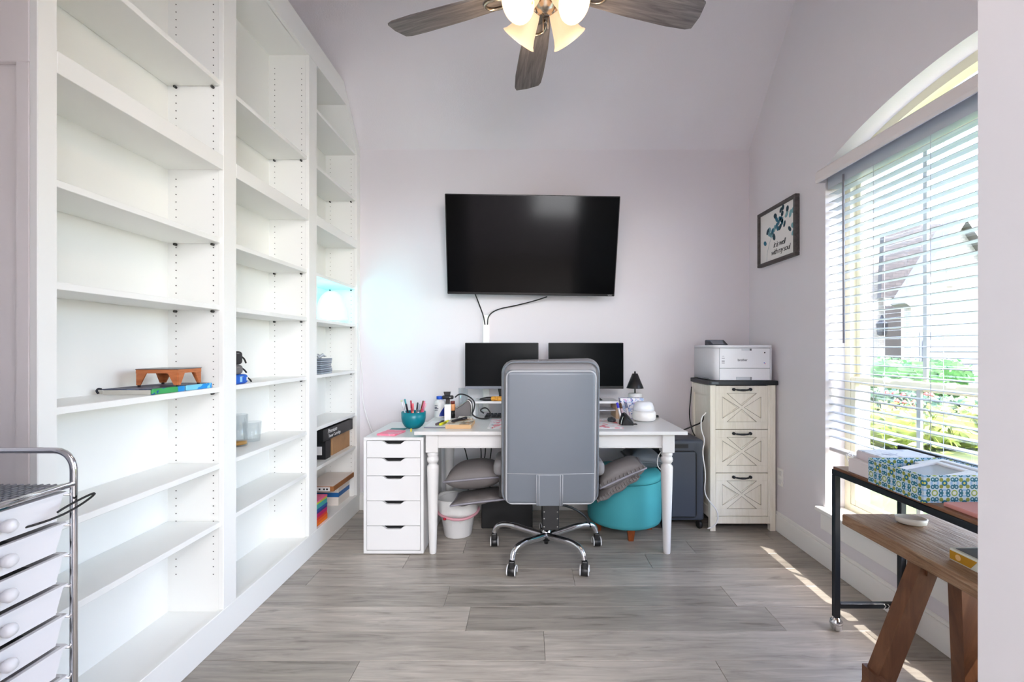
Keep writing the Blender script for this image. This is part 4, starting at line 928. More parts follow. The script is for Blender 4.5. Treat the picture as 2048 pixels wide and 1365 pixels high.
obj('corner_bracket', B().box(kx0 + 0.004, kx0 + 0.05, ky0 - 0.014, ky0 - 0.011, 0.992, 1.006), M('bracket_grey', (88, 96, 102), 0.4), t)
gx0, gx1 = kx0 + 0.037, kx1 - 0.052
obj('inner_stile', B().box(gx1 + 0.0025, kx1 - 0.036, ky0 + 0.004, ky0 + 0.02, 0.098, 0.985), CREAM, t)
for z0, z1 in ((0.688, 0.980), (0.394, 0.683), (0.102, 0.389)):
    d = obj('drawer', B().box(gx0, gx1, ky0 + 0.010, ky0 + 0.018, z0, z1, 0.001), CREAM, t)
    px0, px1, pz0, pz1 = gx0 + 0.045, gx1 - 0.045, z0 + 0.048, z1 - 0.050
    W_, H_ = px1 - px0, pz1 - pz0
    for bx in ((gx0, gx1, z0, pz0), (gx0, gx1, pz1, z1), (gx0, px0, pz0, pz1), (px1, gx1, pz0, pz1)):
        obj('face_board', B().box(bx[0], bx[1], ky0 + 0.001, ky0 + 0.0105, bx[2], bx[3], 0.0006), CREAM, d)
    for sgn in (0, 1):
        a_, c_ = Vector((px0, 0, pz0 if not sgn else pz1)), Vector((px1, 0, pz1 if not sgn else pz0))
        sx_ = 0.030; sz_ = sx_ * H_ / W_ * 1.1; sg = 1 if not sgn else -1
        pl_ = [(a_.x, a_.z), (a_.x + sx_, a_.z), (c_.x, c_.z - sg * sz_), (c_.x, c_.z), (c_.x - sx_, c_.z), (a_.x, a_.z + sg * sz_)]
        obj('cross_board', B().poly(pl_, 'y', ky0 + 0.0014 + 0.0004 * sgn, ky0 + 0.0105), CREAM, d)
    g = B(); u_ = 0.030 / W_; v_ = 1.1 * u_; ku, kv = u_ / (1 + v_ / 1) , 0
    cxm, czm = (px0 + px1) / 2, (pz0 + pz1) / 2; hx_, hz_ = W_ * v_ / 2, H_ * u_ / 2
    for tri in (((px0, pz0 + v_ * H_), (px0, pz1 - v_ * H_), (cxm - hx_, czm)), ((px1, pz0 + v_ * H_), (px1, pz1 - v_ * H_), (cxm + hx_, czm)), ((px0 + u_ * W_, pz1), (px1 - u_ * W_, pz1), (cxm, czm + hz_)), ((px0 + u_ * W_, pz0), (px1 - u_ * W_, pz0), (cxm, czm - hz_))):
        for q in range(3):
            (xa, za_), (xb, zb_) = tri[q], tri[(q + 1) % 3]
            g.tube([(xa, ky0 + 0.0016, za_), (xb, ky0 + 0.0016, zb_)], 0.0013, 4)
    go = obj('panel_groove', g, CREAMD, d); go['kind'] = 'stuff'
    hx = (gx0 + gx1) / 2; hz = z1 - 0.024
    hb = B().tube([(hx - 0.052, ky0 - 0.012, hz), (hx - 0.03, ky0 - 0.020, hz - 0.003), (hx, ky0 - 0.023, hz - 0.004), (hx + 0.03, ky0 - 0.020, hz - 0.003), (hx + 0.052, ky0 - 0.012, hz)], [0.0045, 0.006, 0.007, 0.006, 0.0045], 10, smooth_path=2)
    for s_ in (-1, 1): hb.lathe([(0.0105, 0), (0.0105, 0.010), (0.008, 0.016), (0, 0.017)], (hx + s_ * 0.056, ky0 + 0.001, hz), 14, (0, -1, 0))
    obj('handle', hb, BLACKM, d)
# printer
qx0, qx1, qy0, qy1, qz0, qz1 = 1.252, 1.652, 3.095, 3.455, 1.014, 1.254
t = thing('printer', 'white laser printer with dark tilted control panel on top of the cream cabinet', 'printer', ((qx0 + qx1) / 2, 3.275, qz0))
PRW = M('printer_white', (236, 238, 242), 0.4); PRL = M('printer_line', (150, 156, 164), 0.6)
def rr_plan(x0, x1, y0, y1, rl, rr_, n=6):
    pts = [(x0, y1)]
    for k in range(n + 1): a = R(180 + 90 * k / n); pts.append((x0 + rl + rl * math.cos(a), y0 + rl + rl * math.sin(a)))
    for k in range(n + 1): a = R(270 + 90 * k / n); pts.append((x1 - rr_ + rr_ * math.cos(a), y0 + rr_ + rr_ * math.sin(a)))
    pts.append((x1, y1)); return pts
obj('body', B().poly(rr_plan(qx0, qx1, qy0, qy1, 0.035, 0.02), 'z', qz0 + 0.004, qz1 - 0.020, True), PRW, t)
obj('top_cover', B().poly(rr_plan(qx0 + 0.001, qx1 - 0.001, qy0 + 0.002, qy1, 0.035, 0.02), 'z', qz1 - 0.0185, qz1, True), PRW, t)
obj('foot', B().box(qx0 + 0.03, qx1 - 0.03, qy0 + 0.03, qy1 - 0.02, qz0, qz0 + 0.005), PRL, t)
fx0, fx1 = qx0 + 0.040, qx1 - 0.022
obj('front_door', B().box(fx0, fx1, qy0 - 0.002, qy0 + 0.004, qz0 + 0.086, qz1 - 0.021, 0.001), PRW, t)
obj('paper_tray', B().box(fx0, fx1, qy0 - 0.002, qy0 + 0.004, qz0 + 0.006, qz0 + 0.083, 0.001), PRW, t)
obj('panel_gap', B().box(fx0 - 0.002, fx1 + 0.002, qy0 - 0.0006, qy0 + 0.003, qz0 + 0.005, qz1 - 0.0195), PRL, t)
obj('tray_grip', B().box(1.402, 1.508, qy0 - 0.0028, qy0 - 0.001, qz0 + 0.006, qz0 + 0.026, 0.002), M('grip_grey', (196, 202, 208), 0.5), t)
obj('tray_grip_end', B().box(1.496, 1.508, qy0 - 0.0034, qy0 - 0.002, qz0 + 0.006, qz0 + 0.026), M('grip_dark', (140, 146, 152), 0.5), t)
obj('door_grip', B().box(1.44, 1.508, qy0 - 0.0030, qy0 - 0.001, qz1 - 0.037, qz1 - 0.024, 0.001), M('grip_pale', (214, 218, 224), 0.5), t)
obj('door_grip_end', B().box(1.494, 1.506, qy0 - 0.0036, qy0 - 0.002, qz1 - 0.037, qz1 - 0.024), M('grip_end', (96, 98, 102), 0.5), t)
letter('brother', 0.022, FACE_CAM, (1.446, qy0 - 0.0026, qz0 + 0.140), M('logo_navy', (40, 44, 60), 0.5), t, spacing=0.95)
obj('power_button', B().lathe([(0.005, 0), (0.004, 0.002)], (1.595, qy0 - 0.002, qz0 + 0.190), 12, (0, -1, 0)), BLACK, t)
for zz, w_, h_ in ((0.166, 0.014, 0.004), (0.152, 0.020, 0.006), (0.132, 0.020, 0.010), (0.120, 0.020, 0.006)):
    obj('printed_mark', B().box(1.316 - w_ / 2, 1.316 + w_ / 2, qy0 - 0.0024, qy0 - 0.001, qz0 + zz - h_ / 2, qz0 + zz + h_ / 2), M('mark_grey', (178, 178, 186), 0.6), t)
for dx_, col in ((-0.003, (120, 150, 220)), (0.003, (230, 150, 180))):
    obj('colour_mark', B().lathe([(0.004, 0), (0.004, 0.0012)], (1.595 + dx_, qy0 - 0.0016, qz0 + 0.118 - dx_), 10, (0, -1, 0)), M('mark_%d' % col[0], col, 0.6), t)
b = B().poly([(3.26, qz1), (3.26, qz1 + 0.005), (3.33, qz1 + 0.040), (3.345, qz1 + 0.036), (3.345, qz1)], 'x', 1.29, 1.42)
obj('control_panel', b, M('panel_slate', (44, 54, 64), 0.4), t)
obj('touch_screen', B().box(1.315, 1.40, 3.262, 3.325, qz1 + 0.0, qz1 + 0.002).xf(rot_about((0, 3.262, qz1), 'X', R(26.6))).xf(Matrix.Translation((0, -0.001, 0.0065))), M('panel_screen', (120, 128, 140), 0.2), t)
obj('side_handle', B().box(qx0 - 0.001, qx0 + 0.004, 3.18, 3.28, qz0 + 0.006, qz0 + 0.014), PRL, t)
# cords by the cabinet
def cord(pts, r, mat, label, sm=2): return solo('electric_cable', B().tube(pts, r, 8, smooth_path=sm), mat, label, 'cable')
cord([P(1412, 826, 3.09), P(1402, 836, 3.08), P(1402, 862, 3.08), P(1410, 880, 3.08), P(1404, 905, 3.08), P(1412, 950, 3.08), P(1408, 985, 3.08), P(1418, 1003, 3.08), P(1434, 1020, 3.07), P(1437, 1040, 3.07), P(1428, 1054, 3.06), P(1415, 1058, 3.06)], 0.0042, CABLEW, 'white power cord snaking down between the dark appliance and cream cabinet')
cord([P(1383, 774, 3.40), P(1381, 800, 3.40), P(1378, 832, 3.42), P(1384, 862, 3.40), P(1390, 872, 3.36)], 0.004, RUBBER, 'thin black cord hanging behind the cream cabinet down to the appliance')
cord([(1.226, 3.2, 0.77), (1.215, 3.19, 0.72), (1.16, 3.25, 0.68), (1.08, 3.22, 0.655), (1.0, 3.26, 0.635), (0.96, 3.3, 0.622)], 0.005, RUBBER, 'black cord looping over the top of the dark appliance')
cord([P(1327, 898, 2.83), P(1316, 912, 2.83), P(1314, 928, 2.84), P(1318, 938, 2.85), P(1330, 945, 2.86)], 0.003, CABLEW, 'short white cord looping out behind the right front desk leg')
for px_, px2 in ((927, 936), (961, 962), (971, 968), (983, 979)):
    solo('desk_cable', B().tube([P(px_, 890, 3.3), P((px_ + px2) / 2 + 1, 908, 3.3), P(px2, 925, 3.3), P(px2 + 2, 960, 3.32), P(px2, 985, 3.33)], 0.004, 6, smooth_path=1), RUBBER, 'thin black cable hanging below the desk, the %s from the left desk leg' % {927: 'first', 961: 'second', 971: 'third', 983: 'fourth'}[px_], 'cable', 'cables hanging under the desk')
solo('lamp_cord', B().tube([(-1.262, 3.42, 1.42), (-1.262, 3.425, 1.38), (-1.255, 3.44, 1.2), (-1.245, 3.47, 1.05), (-1.25, 3.475, 0.9), (-1.235, 3.47, 0.78), (-1.17, 3.44, 0.62), (-1.12, 3.42, 0.56), (-1.1, 3.42, 0.40)], 0.004, 8, smooth_path=2), CABLEW, 'white lamp cord hanging down the far end of the bookcase', 'cord')

# ================================================================== THINGS IN THE BOOKCASE
S4, S5, S6, S3, S0 = 1.0692, 0.7482, 0.5032, 1.4142, 0.1222
t = thing('magazine_stack', 'flat stack of glossy books with blue and green spines under the little wooden stand', 'books', (-1.39, 1.69, S4))
PAGE = M('page_grey', (196, 194, 186), 0.6)
obj('page_block', B().box(-1.478, -1.312, 1.600, 1.750, S4, S4 + 0.017, 0.001), PAGE, t)
NAVY = blotch_mat('navy_cover', (52, 58, 84), [((92, 100, 124), 0.56), ((206, 208, 214), 0.70)], 9)
obj('cover', B().box(-1.482, -1.306, 1.598, 1.753, S4 + 0.017, S4 + 0.0205, 0.001), NAVY, t)
sp = obj('spine', B().box(-1.312, -1.304, 1.600, 1.752, S4, S4 + 0.0205, 0.002), blotch_mat('spine_print', (30, 140, 210), [((60, 160, 90), 0.54), ((210, 226, 90), 0.63), ((20, 84, 150), 0.62)], 16), t)
obj('curled_page', B().tube([(-1.482, 1.60, S4 + 0.020), (-1.492, 1.598, S4 + 0.022), (-1.500, 1.60, S4 + 0.014), (-1.494, 1.602, S4 + 0.004)], 0.0035, 6, smooth_path=2), M('page_dark', (36, 40, 52), 0.5), t)
t = thing('glossy_book', 'flat book with a bright blue spine lying at the far end of the same shelf', 'book', (-1.39, 1.83, S4))
obj('page_block', B().box(-1.478, -1.312, 1.762, 1.900, S4, S4 + 0.017, 0.001), PAGE, t)
obj('cover', B().box(-1.482, -1.306, 1.760, 1.902, S4 + 0.017, S4 + 0.0205, 0.001), NAVY, t)
obj('spine', B().box(-1.312, -1.304, 1.760, 1.902, S4, S4 + 0.0205, 0.002), blotch_mat('spine_blue', (28, 142, 216), [((120, 200, 226), 0.56), ((230, 236, 180), 0.68)], 14), t)
t = thing('wooden_stand', 'little stand with grey top and four tapered orange wood legs on the books', 'stand', (-1.375, 1.77, S4 + 0.0205))
WALN = wood('stand_walnut', [(150, 82, 44), (182, 106, 60), (196, 124, 76)], (2, 2, 10), 6, 0.5)
zt0, zt1 = S4 + 0.0835, S4 + 0.0865
RT = rot_about((-1.375, 1.77, 0), 'Z', R(4))
obj('top_plate', B().box(-1.452, -1.300, 1.700, 1.840, zt0, zt1, 0.001).xf(RT), M('stand_grey', (92, 94, 98), 0.35), t)
for bx in ((-1.450, -1.443, 1.702, 1.838), (-1.309, -1.302, 1.702, 1.838), (-1.443, -1.309, 1.702, 1.709), (-1.443, -1.309, 1.831, 1.838)):
    obj('skirt', B().box(*bx, zt0 - 0.014, zt0).xf(RT), WALN, t)
for sx in (-1, 1):
    for sy in (-1, 1):
        xo, yo = (-1.4475 if sx < 0 else -1.3045), (1.7045 if sy < 0 else 1.8355)
        b = B().poly([(yo, zt0 - 0.012), (yo - sy * 0.036, zt0 - 0.012), (yo - sy * 0.012, S4 + 0.026), (yo, S4 + 0.026)], 'x', xo - 0.003, xo + 0.003)
        b.poly([(xo, zt0 - 0.012), (xo - sx * 0.034, zt0 - 0.012), (xo - sx * 0.012, S4 + 0.026), (xo, S4 + 0.026)], 'y', yo - 0.003, yo + 0.003)
        lgw = obj('leg', b.xf(RT), WALN, t)
        obj('foot_pad', B().lathe([(0.005, S4 + 0.0205), (0.005, S4 + 0.027)], (xo - sx * 0.004, yo - sy * 0.004, 0), 10).xf(RT), BLACK, lgw)

def pouch(label, x0, x1, y0, y1, z0, z1, mat, strap=True):
    t = thing('pouch', label, 'pouch', ((x0 + x1) / 2, (y0 + y1) / 2, z0), 'pouches stacked in the middle bay')
    b = B().box(x0, x1, y0, y1, z0, z1, min(0.016, (z1 - z0) * 0.4), 4, True)
    for f in b.bm.faces: f.smooth = True
    obj('body', b, mat, t)
    obj('zip', B().tube([(x1 - 0.012, y0 + 0.01, z1 - 0.012), (x1 + 0.0005, (y0 + y1) / 2, z1 - 0.010), (x1 - 0.010, y1 - 0.01, z1 - 0.012)], 0.002, 6, smooth_path=1), STEEL, t)
    obj('strap', B().tube([(x1 - 0.012, y1 - 0.004, (z0 + z1) / 2 + 0.008), (x1 - 0.006, y1 + 0.012, (z0 + z1) / 2 - 0.004), (x1 - 0.004, y1 + 0.022, z0 + 0.006)], 0.0038, 8, smooth_path=2), BLACK, t)
    return t
pk = pouch('blue pouch with white print at the bottom of the small pile', -1.45, -1.30, 2.035, 2.150, S4, S4 + 0.044, M('pouch_blue', (18, 96, 200), 0.55))
obj('printed_mark', B().box(-1.3005, -1.2995, 2.128, 2.138, S4 + 0.014, S4 + 0.030), WHITE, pk)
obj('printed_mark', B().box(-1.3005, -1.2995, 2.080, 2.096, S4 + 0.010, S4 + 0.034), M('print_skyblue', (150, 200, 240), 0.5), pk)
pk = pouch('grey pouch in the middle of the small pile', -1.45, -1.302, 2.03, 2.115, S4 + 0.0445, S4 + 0.088, M('pouch_grey', (110, 108, 108), 0.7))
pouch('black pouch with zip on top of the small pile', -1.45, -1.302, 2.03, 2.112, S4 + 0.0885, S4 + 0.150, M('pouch_black', (42, 38, 40), 0.6))
t = thing('glass_carafe', 'tall clear glass with an amber base beside the tumbler in the middle bay', 'glass', (-1.44, 2.285, S5))
obj('glass_wall', B().lathe([(0.042, S5), (0.045, S5 + 0.006), (0.045, S5 + 0.155), (0.042, S5 + 0.155), (0.042, S5 + 0.028), (0.0, S5 + 0.026)], (-1.44, 2.285, 0), 28), CUPG, t)
obj('amber_base', B().lathe([(0.041, S5 + 0.008), (0.041, S5 + 0.022), (0.0, S5 + 0.024)], (-1.44, 2.285, 0), 24), M('amber', (176, 128, 52), 0.3), t)
t = thing('glass_tumbler', 'short clear glass tumbler in the middle bay of the bookcase', 'glass', (-1.44, 2.405, S5))
obj('glass_wall', B().lathe([(0.036, S5), (0.038, S5 + 0.006), (0.044, S5 + 0.100), (0.0415, S5 + 0.100), (0.036, S5 + 0.010), (0.0, S5 + 0.009)], (-1.44, 2.405, 0), 28), CUPG, t)

# far bay
t = thing('dome_lamp', 'glowing cyan dome lamp on a shelf of the far bookcase bay', 'lamp', (-1.395, 3.28, S3))
obj('base', B().lathe([(0.10, S3), (0.10, S3 + 0.012)], (-1.395, 3.28, 0), 32, sx=0.9), WHITE, t)
prof = [(0.125, S3 + 0.012)] + [(0.125 * math.cos(R(a)) ** 0.8 if a < 90 else 0.0, S3 + 0.012 + 0.215 * math.sin(R(a))) for a in range(6, 91, 6)]
obj('shade', B().lathe(prof, (-1.395, 3.28, 0), 36, sx=0.84), M('cyan_glow', (214, 250, 252), 0.5, emit=((110, 235, 250), 0.5)), t)
cl = bpy.data.lights.new('dome_light', 'POINT'); cl.energy = 0.8; cl.color = (0.10, 0.85, 1.0); cl.shadow_soft_size = 0.05
clo = bpy.data.objects.new('dome_light', cl); COL.objects.link(clo); clo.location = (-1.37, 3.03, S3 + 0.15)
t = thing('tray_stack', 'stack of clear grey plastic sheets on a shelf of the far bay', 'trays', (-1.38, 2.99, S4))
for k in range(8):
    z0 = S4 + k * 0.0125
    obj('tray', B().box(-1.46 + random.uniform(-.003, .003), -1.302 + random.uniform(-.003, .003), 2.905, 3.062 + random.uniform(-.003, .003), z0, z0 + 0.0105, 0.002), M('tray_grey_%d' % (k % 2), ((150, 160, 172), (120, 130, 144))[k % 2], 0.35), t)
obj('wrapping', B().pillow(0.05, 0.05, 0.012, 10, 0.2, Matrix.Translation((-1.37, 2.98, S4 + 0.113)), 0.012), M('wrap_clear', (196, 202, 208), 0.25), t)
solo('cardboard_box', B().box(-1.490, -1.330, 3.135, 3.440, S6, S6 + 0.128, 0.002), M('cardboard', (176, 136, 96), 0.75, var=0.05, vscale=12), 'brown cardboard box on the lower shelf of the far bay', 'box')
t = thing('toner_box', 'long black toner cartridge box lying on the brown cardboard box', 'box', (-1.40, 3.2, S6 + 0.1285))
obj('carton', B().box(-1.492, -1.308, 2.945, 3.442, S6 + 0.1285, S6 + 0.205, 0.001), M('toner_black', (16, 17, 20), 0.4), t)
letter('Premium', 0.040, FACE_PX, (-1.3074, 3.085, S6 + 0.183), WHITE, t, shear=0.25)
letter('Toner Cartridge', 0.029, FACE_PX, (-1.3074, 3.120, S6 + 0.150), WHITE, t)
t = thing('label_carton', 'small black carton with a white label standing before the cardboard box', 'box', (-1.36, 3.04, S6))
obj('carton', B().box(-1.43, -1.322, 3.01, 3.09, S6, S6 + 0.120, 0.001), M('toner_black', (16, 17, 20)), t)
obj('label', B().box(-1.40, -1.345, 3.0092, 3.0105, S6 + 0.03, S6 + 0.085), WHITE, t)
# rainbow paper
t = thing('coloured_paper_stack', 'rainbow stack of coloured paper packs on the bottom shelf of the far bay', 'paper', (-1.38, 2.92, S0))
zc = S0
for col, h in (((250, 140, 40), 0.020), ((240, 104, 30), 0.020), ((226, 60, 50), 0.016), ((196, 30, 110), 0.024), ((60, 60, 130), 0.014), ((50, 90, 170), 0.014), ((70, 176, 176), 0.030), ((190, 210, 50), 0.012), ((240, 110, 150), 0.010)):
    obj('paper_pack', B().box(-1.455, -1.304 - random.uniform(0, .003), 2.83, 3.000 - random.uniform(0, .003), zc, zc + h - 0.0006), M('paper_%02x%02x%02x' % col, col, 0.6), t); zc += h
for z0, h, lab in ((S0, 0.047, 'white paper ream at the bottom of the pile in the far bay'), (S0 + 0.0475, 0.060, 'white paper ream with a blue band in the far bay'), (S0 + 0.108, 0.040, 'white paper ream under the brown flat carton in the far bay')):
    t = thing('paper_ream', lab, 'paper', (-1.41, 3.35, z0), 'paper reams on the bottom shelf')
    obj('wrapper', B().box(-1.49, -1.334, 3.245, 3.445, z0, z0 + h, 0.001), M('ream_white', (226, 218, 210), 0.5), t)
    if '60' in '%d' % int(h * 1000): obj('band', B().box(-1.491, -1.333, 3.244, 3.446, z0 + 0.012, z0 + 0.044, 0.001), M('band_blue', (24, 96, 160), 0.5), t)
t = thing('flat_carton', 'flat brown carton with a white shipping label on the paper reams', 'box', (-1.40, 3.27, S0 + 0.1485))
zf = S0 + 0.1485
obj('carton', B().box(-1.500, -1.300, 3.085, 3.446, zf, zf + 0.034, 0.002), M('carton_brown', (150, 96, 52), 0.7, var=0.06, vscale=14), t)
obj('top_sheet', B().box(-1.499, -1.305, 3.09, 3.44, zf + 0.034, zf + 0.036), M('sheet_white', (226, 216, 208), 0.6), t)
obj('shipping_label', B().box(-1.495, -1.325, 3.0838, 3.0852, zf + 0.003, zf + 0.031), WHITE, t)
for xx in (-1.47, -1.44, -1.40, -1.37, -1.35): obj('printed_mark', B().box(xx, xx + 0.012, 3.0834, 3.0839, zf + 0.010, zf + 0.022), BLACK, t)

# ================================================================== ROLLING DRAWER CART
ct = thing('drawer_cart', 'chrome rolling cart with stacked white plastic drawers in front of the bookcase end', 'cart', (-1.26, 0.95, 0))
cxF, cxB, cyN, cyF = -1.085, -1.44, 0.80, 1.10
for yy in (cyN, cyF):
    pts = [(cxF, yy, 0.075)]
    pts += [(cxF, yy, 0.940)] + [(cxF - 0.045 + 0.045 * math.cos(R(a)), yy, 0.942 + 0.045 * math.sin(R(a))) for a in range(0, 91, 15)]
    pts += [(cxB + 0.045 - 0.045 * math.sin(R(a)), yy, 0.942 + 0.045 * math.cos(R(a))) for a in range(0, 91, 15)] + [(cxB, yy, 0.075)]
    obj('end_frame', B().tube(pts, 0.0075, 12), CHROME, ct)
for zz in (0.907, 0.10):
    for xx in (cxF, cxB): obj('rail', B().cyl((xx, cyN, zz), (xx, cyF, zz), 0.007), CHROME, ct)
tr = B(); nx = 22
for k in range(nx):
    x_ = cxB + 0.01 + (cxF - cxB - 0.02) * k / (nx - 1); tr.cyl((x_, cyN, 0.905), (x_, cyF, 0.905), 0.0022, seg=5)
for k in range(20):
    y_ = cyN + 0.01 + (cyF - cyN - 0.02) * k / 19; tr.cyl((cxB, y_, 0.905), (cxF, y_, 0.905), 0.0022, seg=5)
o_ = obj('mesh_top', tr, M('mesh_grey', (150, 152, 160), 0.35, 0.7), ct); o_['kind'] = 'stuff'
DRW = M('drawer_plastic', (226, 226, 229), 0.35)
dp = None; kn = None
for k in range(10):
    z1 = 0.888 - 0.0725 * k
    if dp is None:
        b = B()
        # tapered tray: front, back, two ends, bottom, with a rim
        y0, y1 = cyN + 0.016, cyF - 0.014
        b.poly([(y0, z1), (y1, z1), (y1 - 0.018, z1 - 0.056), (y0 + 0.018, z1 - 0.056)], 'x', cxF - 0.014, cxF - 0.010)
        b.poly([(y0, z1), (y1, z1), (y1 - 0.018, z1 - 0.056), (y0 + 0.018, z1 - 0.056)], 'x', cxB + 0.014, cxB + 0.018)
        b.poly([(y0, z1), (y0 + 0.004, z1), (y0 + 0.022, z1 - 0.056), (y0 + 0.018, z1 - 0.056)], 'x', cxB + 0.018, cxF - 0.014)
        b.poly([(y1 - 0.004, z1), (y1, z1), (y1 - 0.018, z1 - 0.056), (y1 - 0.022, z1 - 0.056)], 'x', cxB + 0.018, cxF - 0.014)
        b.box(cxB + 0.014, cxF - 0.010, y0 + 0.018, y1 - 0.018, z1 - 0.059, z1 - 0.056)
        for bx in ((cxF - 0.014, cxF - 0.004, y0 - 0.004, y1 + 0.004), (cxB + 0.010, cxB + 0.018, y0 - 0.004, y1 + 0.004), (cxB + 0.014, cxF - 0.010, y0 - 0.006, y0 + 0.003), (cxB + 0.014, cxF - 0.010, y1 - 0.003, y1 + 0.006)): b.box(*bx, z1 - 0.001, z1 + 0.004)
        dp = obj('drawer', b, DRW, ct)
        kn = obj('knob', B().lathe([(0.006, 0), (0.006, 0.008), (0.0135, 0.012), (0.0145, 0.020), (0.010, 0.027), (0, 0.029)], (cxF - 0.010, 0.957, z1 - 0.027), 16, (1, 0, 0)), DRW, dp)
    else:
        d2 = copy_part(dp, ct, (0, 0, -0.0725 * k)); copy_part(kn, d2)
    for yy in (cyN + 0.008, cyF - 0.008):
        obj('runner', B().cyl((cxB, yy, z1 - 0.004), (cxF, yy, z1 - 0.004), 0.003, seg=8), CHROME, ct)
for xx in (cxF, cxB):
    for yy in (cyN, cyF): obj('caster', B().lathe([(0.022, -0.010), (0.025, -0.006), (0.025, 0.006), (0.022, 0.010)], (xx, yy, 0.025), 16, (1, 0.3, 0)).cyl((xx, yy, 0.03), (xx, yy, 0.08), 0.007), BLACK, ct)
solo('cart_cable', B().tube([(-1.16, 0.93, 0.835), (-1.10, 1.00, 0.838), (-1.068, 1.04, 0.846), (-1.062, 1.085, 0.856), (-1.062, 1.125, 0.870), (-1.066, 1.135, 0.876), (-1.066, 1.10, 0.872), (-1.066, 1.06, 0.864), (-1.068, 1.045, 0.858)], 0.0026, 8, smooth_path=2), RUBBER, 'black cable spilling out of the top drawers of the rolling cart', 'cable')
solo('teal_folder', B().box(-1.30, -1.11, 0.93, 1.0, 0.835, 0.885), M('folder_teal', (20, 120, 140), 0.5), 'teal folder lying in the top drawer of the rolling cart', 'folder')
for k, (yy, zz, lab) in enumerate(((0.96, 0.762, 'second'), (0.99, 0.690, 'third'), (0.93, 0.617, 'fourth'), (0.97, 0.545, 'fifth'))):
    solo('drawer_contents_pouch', B().box(-1.38, -1.115, yy - 0.07, yy + 0.07, zz, zz + 0.040, 0.008, 2), M('contents_dark', (44, 46, 50), 0.6, var=0.5, vscale=40), 'dark pouch lying in the %s drawer from the top of the cart' % lab, 'pouch')

# ================================================================== CONSOLE TABLE ON CASTERS
tb = thing('console_table', 'narrow console table with black steel frame and brown top by the window', 'table', (1.48, 1.45, 0))
TY0, TY1, TX0, TX1, TZ = 0.72, 2.02, 1.335, 1.645, 0.715
BRN = wood('console_brown', [(96, 62, 42), (126, 86, 60), (150, 106, 78)], (8, 1.0, 8), 4, 0.4)
obj('table_top', B().box(TX0 + 0.004, TX1 - 0.004, TY0 + 0.004, TY1 - 0.004, TZ - 0.012, TZ, 0.001), BRN, tb)
for xx in (TX0, TX1 - 0.024): obj('top_frame', B().box(xx, xx + 0.024, TY0, TY1, TZ - 0.036, TZ - 0.012, 0.002), BLACKM, tb)
for yy in (TY0, TY1 - 0.024): obj('top_frame', B().box(TX0 + 0.024, TX1 - 0.024, yy, yy + 0.024, TZ - 0.036, TZ - 0.012, 0.002), BLACKM, tb)
for xx in (TX0, TX1 - 0.024):
    for yy in (TY0, TY1 - 0.024):
        if yy > 1.5 or True: obj('leg', B().box(xx, xx + 0.024, yy, yy + 0.024, 0.058, TZ - 0.036, 0.002), BLACKM, tb)
        cs = obj('caster', B().lathe([(0.021, -0.011), (0.024, -0.007), (0.024, 0.007), (0.021, 0.011)], (xx + 0.012, yy + 0.012, 0.024), 18, (1, 0.5, 0)).cyl((xx + 0.012, yy + 0.012, 0.03), (xx + 0.012, yy + 0.012, 0.06), 0.006), CHROME, tb)
        obj('caster_hood', B().lathe([(0.026, 0.0), (0.026, 0.012), (0.014, 0.028), (0, 0.03)], (xx + 0.012, yy + 0.012, 0.032), 18), CHROME, cs)
cb = obj('cross_bar', B().box(TX0 + 0.024, TX1 - 0.024, TY1 - 0.024, TY1 - 0.002, 0.10, 0.122, 0.002), BLACKM, tb)
for k in range(2):
    x_ = 1.545 + 0.016 * k
    obj('chevron_mark', B().poly([(x_, 0.101), (x_ + 0.004, 0.101), (x_ + 0.012, 0.111), (x_ + 0.004, 0.121), (x_, 0.121), (x_ + 0.008, 0.111)], 'y', TY1 - 0.0245, TY1 - 0.0238), WHITE, cb)
obj('back_rail', B().box(TX1 - 0.022, TX1, TY0, TY1, TZ + 0.068, TZ + 0.092, 0.002), BLACKM, tb)
for yy in (TY0, TY1 - 0.022): obj('rail_post', B().box(TX1 - 0.022, TX1, yy, yy + 0.022, TZ - 0.012, TZ + 0.068, 0.002), BLACKM, tb)

# patterned box of picture frames
t = thing('patterned_box', 'open box with teal tile pattern holding white frames on the console table', 'box', (1.47, 1.655, TZ))
DAM = damask_mat('tile_print', 0.066); X0, X1, Y0, Y1 = 1.322, 1.612, 1.535, 1.785; h = 0.092
ob = [B().box(X0, X1, Y0, Y0 + 0.004, TZ, TZ + h), B().box(X0, X1, Y1 - 0.004, Y1, TZ, TZ + h), B().box(X0, X0 + 0.004, Y0 + 0.004, Y1 - 0.004, TZ, TZ + h), B().box(X1 - 0.004, X1, Y0 + 0.004, Y1 - 0.004, TZ, TZ + h)]
for b in ob: obj('box_side', b, DAM, t)
obj('box_bottom', B().box(X0 + 0.004, X1 - 0.004, Y0 + 0.004, Y1 - 0.004, TZ, TZ + 0.004), WHITE, t)
def pframe(label, cx_, cy_, cz_, w_, d_, m_rot, matc):
    t = thing('photo_frame', label, 'picture frame', (cx_, cy_, cz_))
    for bx in ((-w_, w_, -d_, -d_ + 0.02), (-w_, w_, d_ - 0.02, d_), (-w_, -w_ + 0.02, -d_ + 0.02, d_ - 0.02), (w_ - 0.02, w_, -d_ + 0.02, d_ - 0.02)):
        obj('frame_rail', B().box(cx_ + bx[0], cx_ + bx[1], cy_ + bx[2], cy_ + bx[3], cz_, cz_ + 0.012, 0.002), matc, t)
    obj('glazing', B().box(cx_ - w_ + 0.02, cx_ + w_ - 0.02, cy_ - d_ + 0.02, cy_ + d_ - 0.02, cz_ + 0.002, cz_ + 0.006), M('frame_glazing', (176, 182, 190), 0.12), t)
    t.rotation_euler = m_rot
FWH = M('frame_white', (240, 240, 242), 0.3)
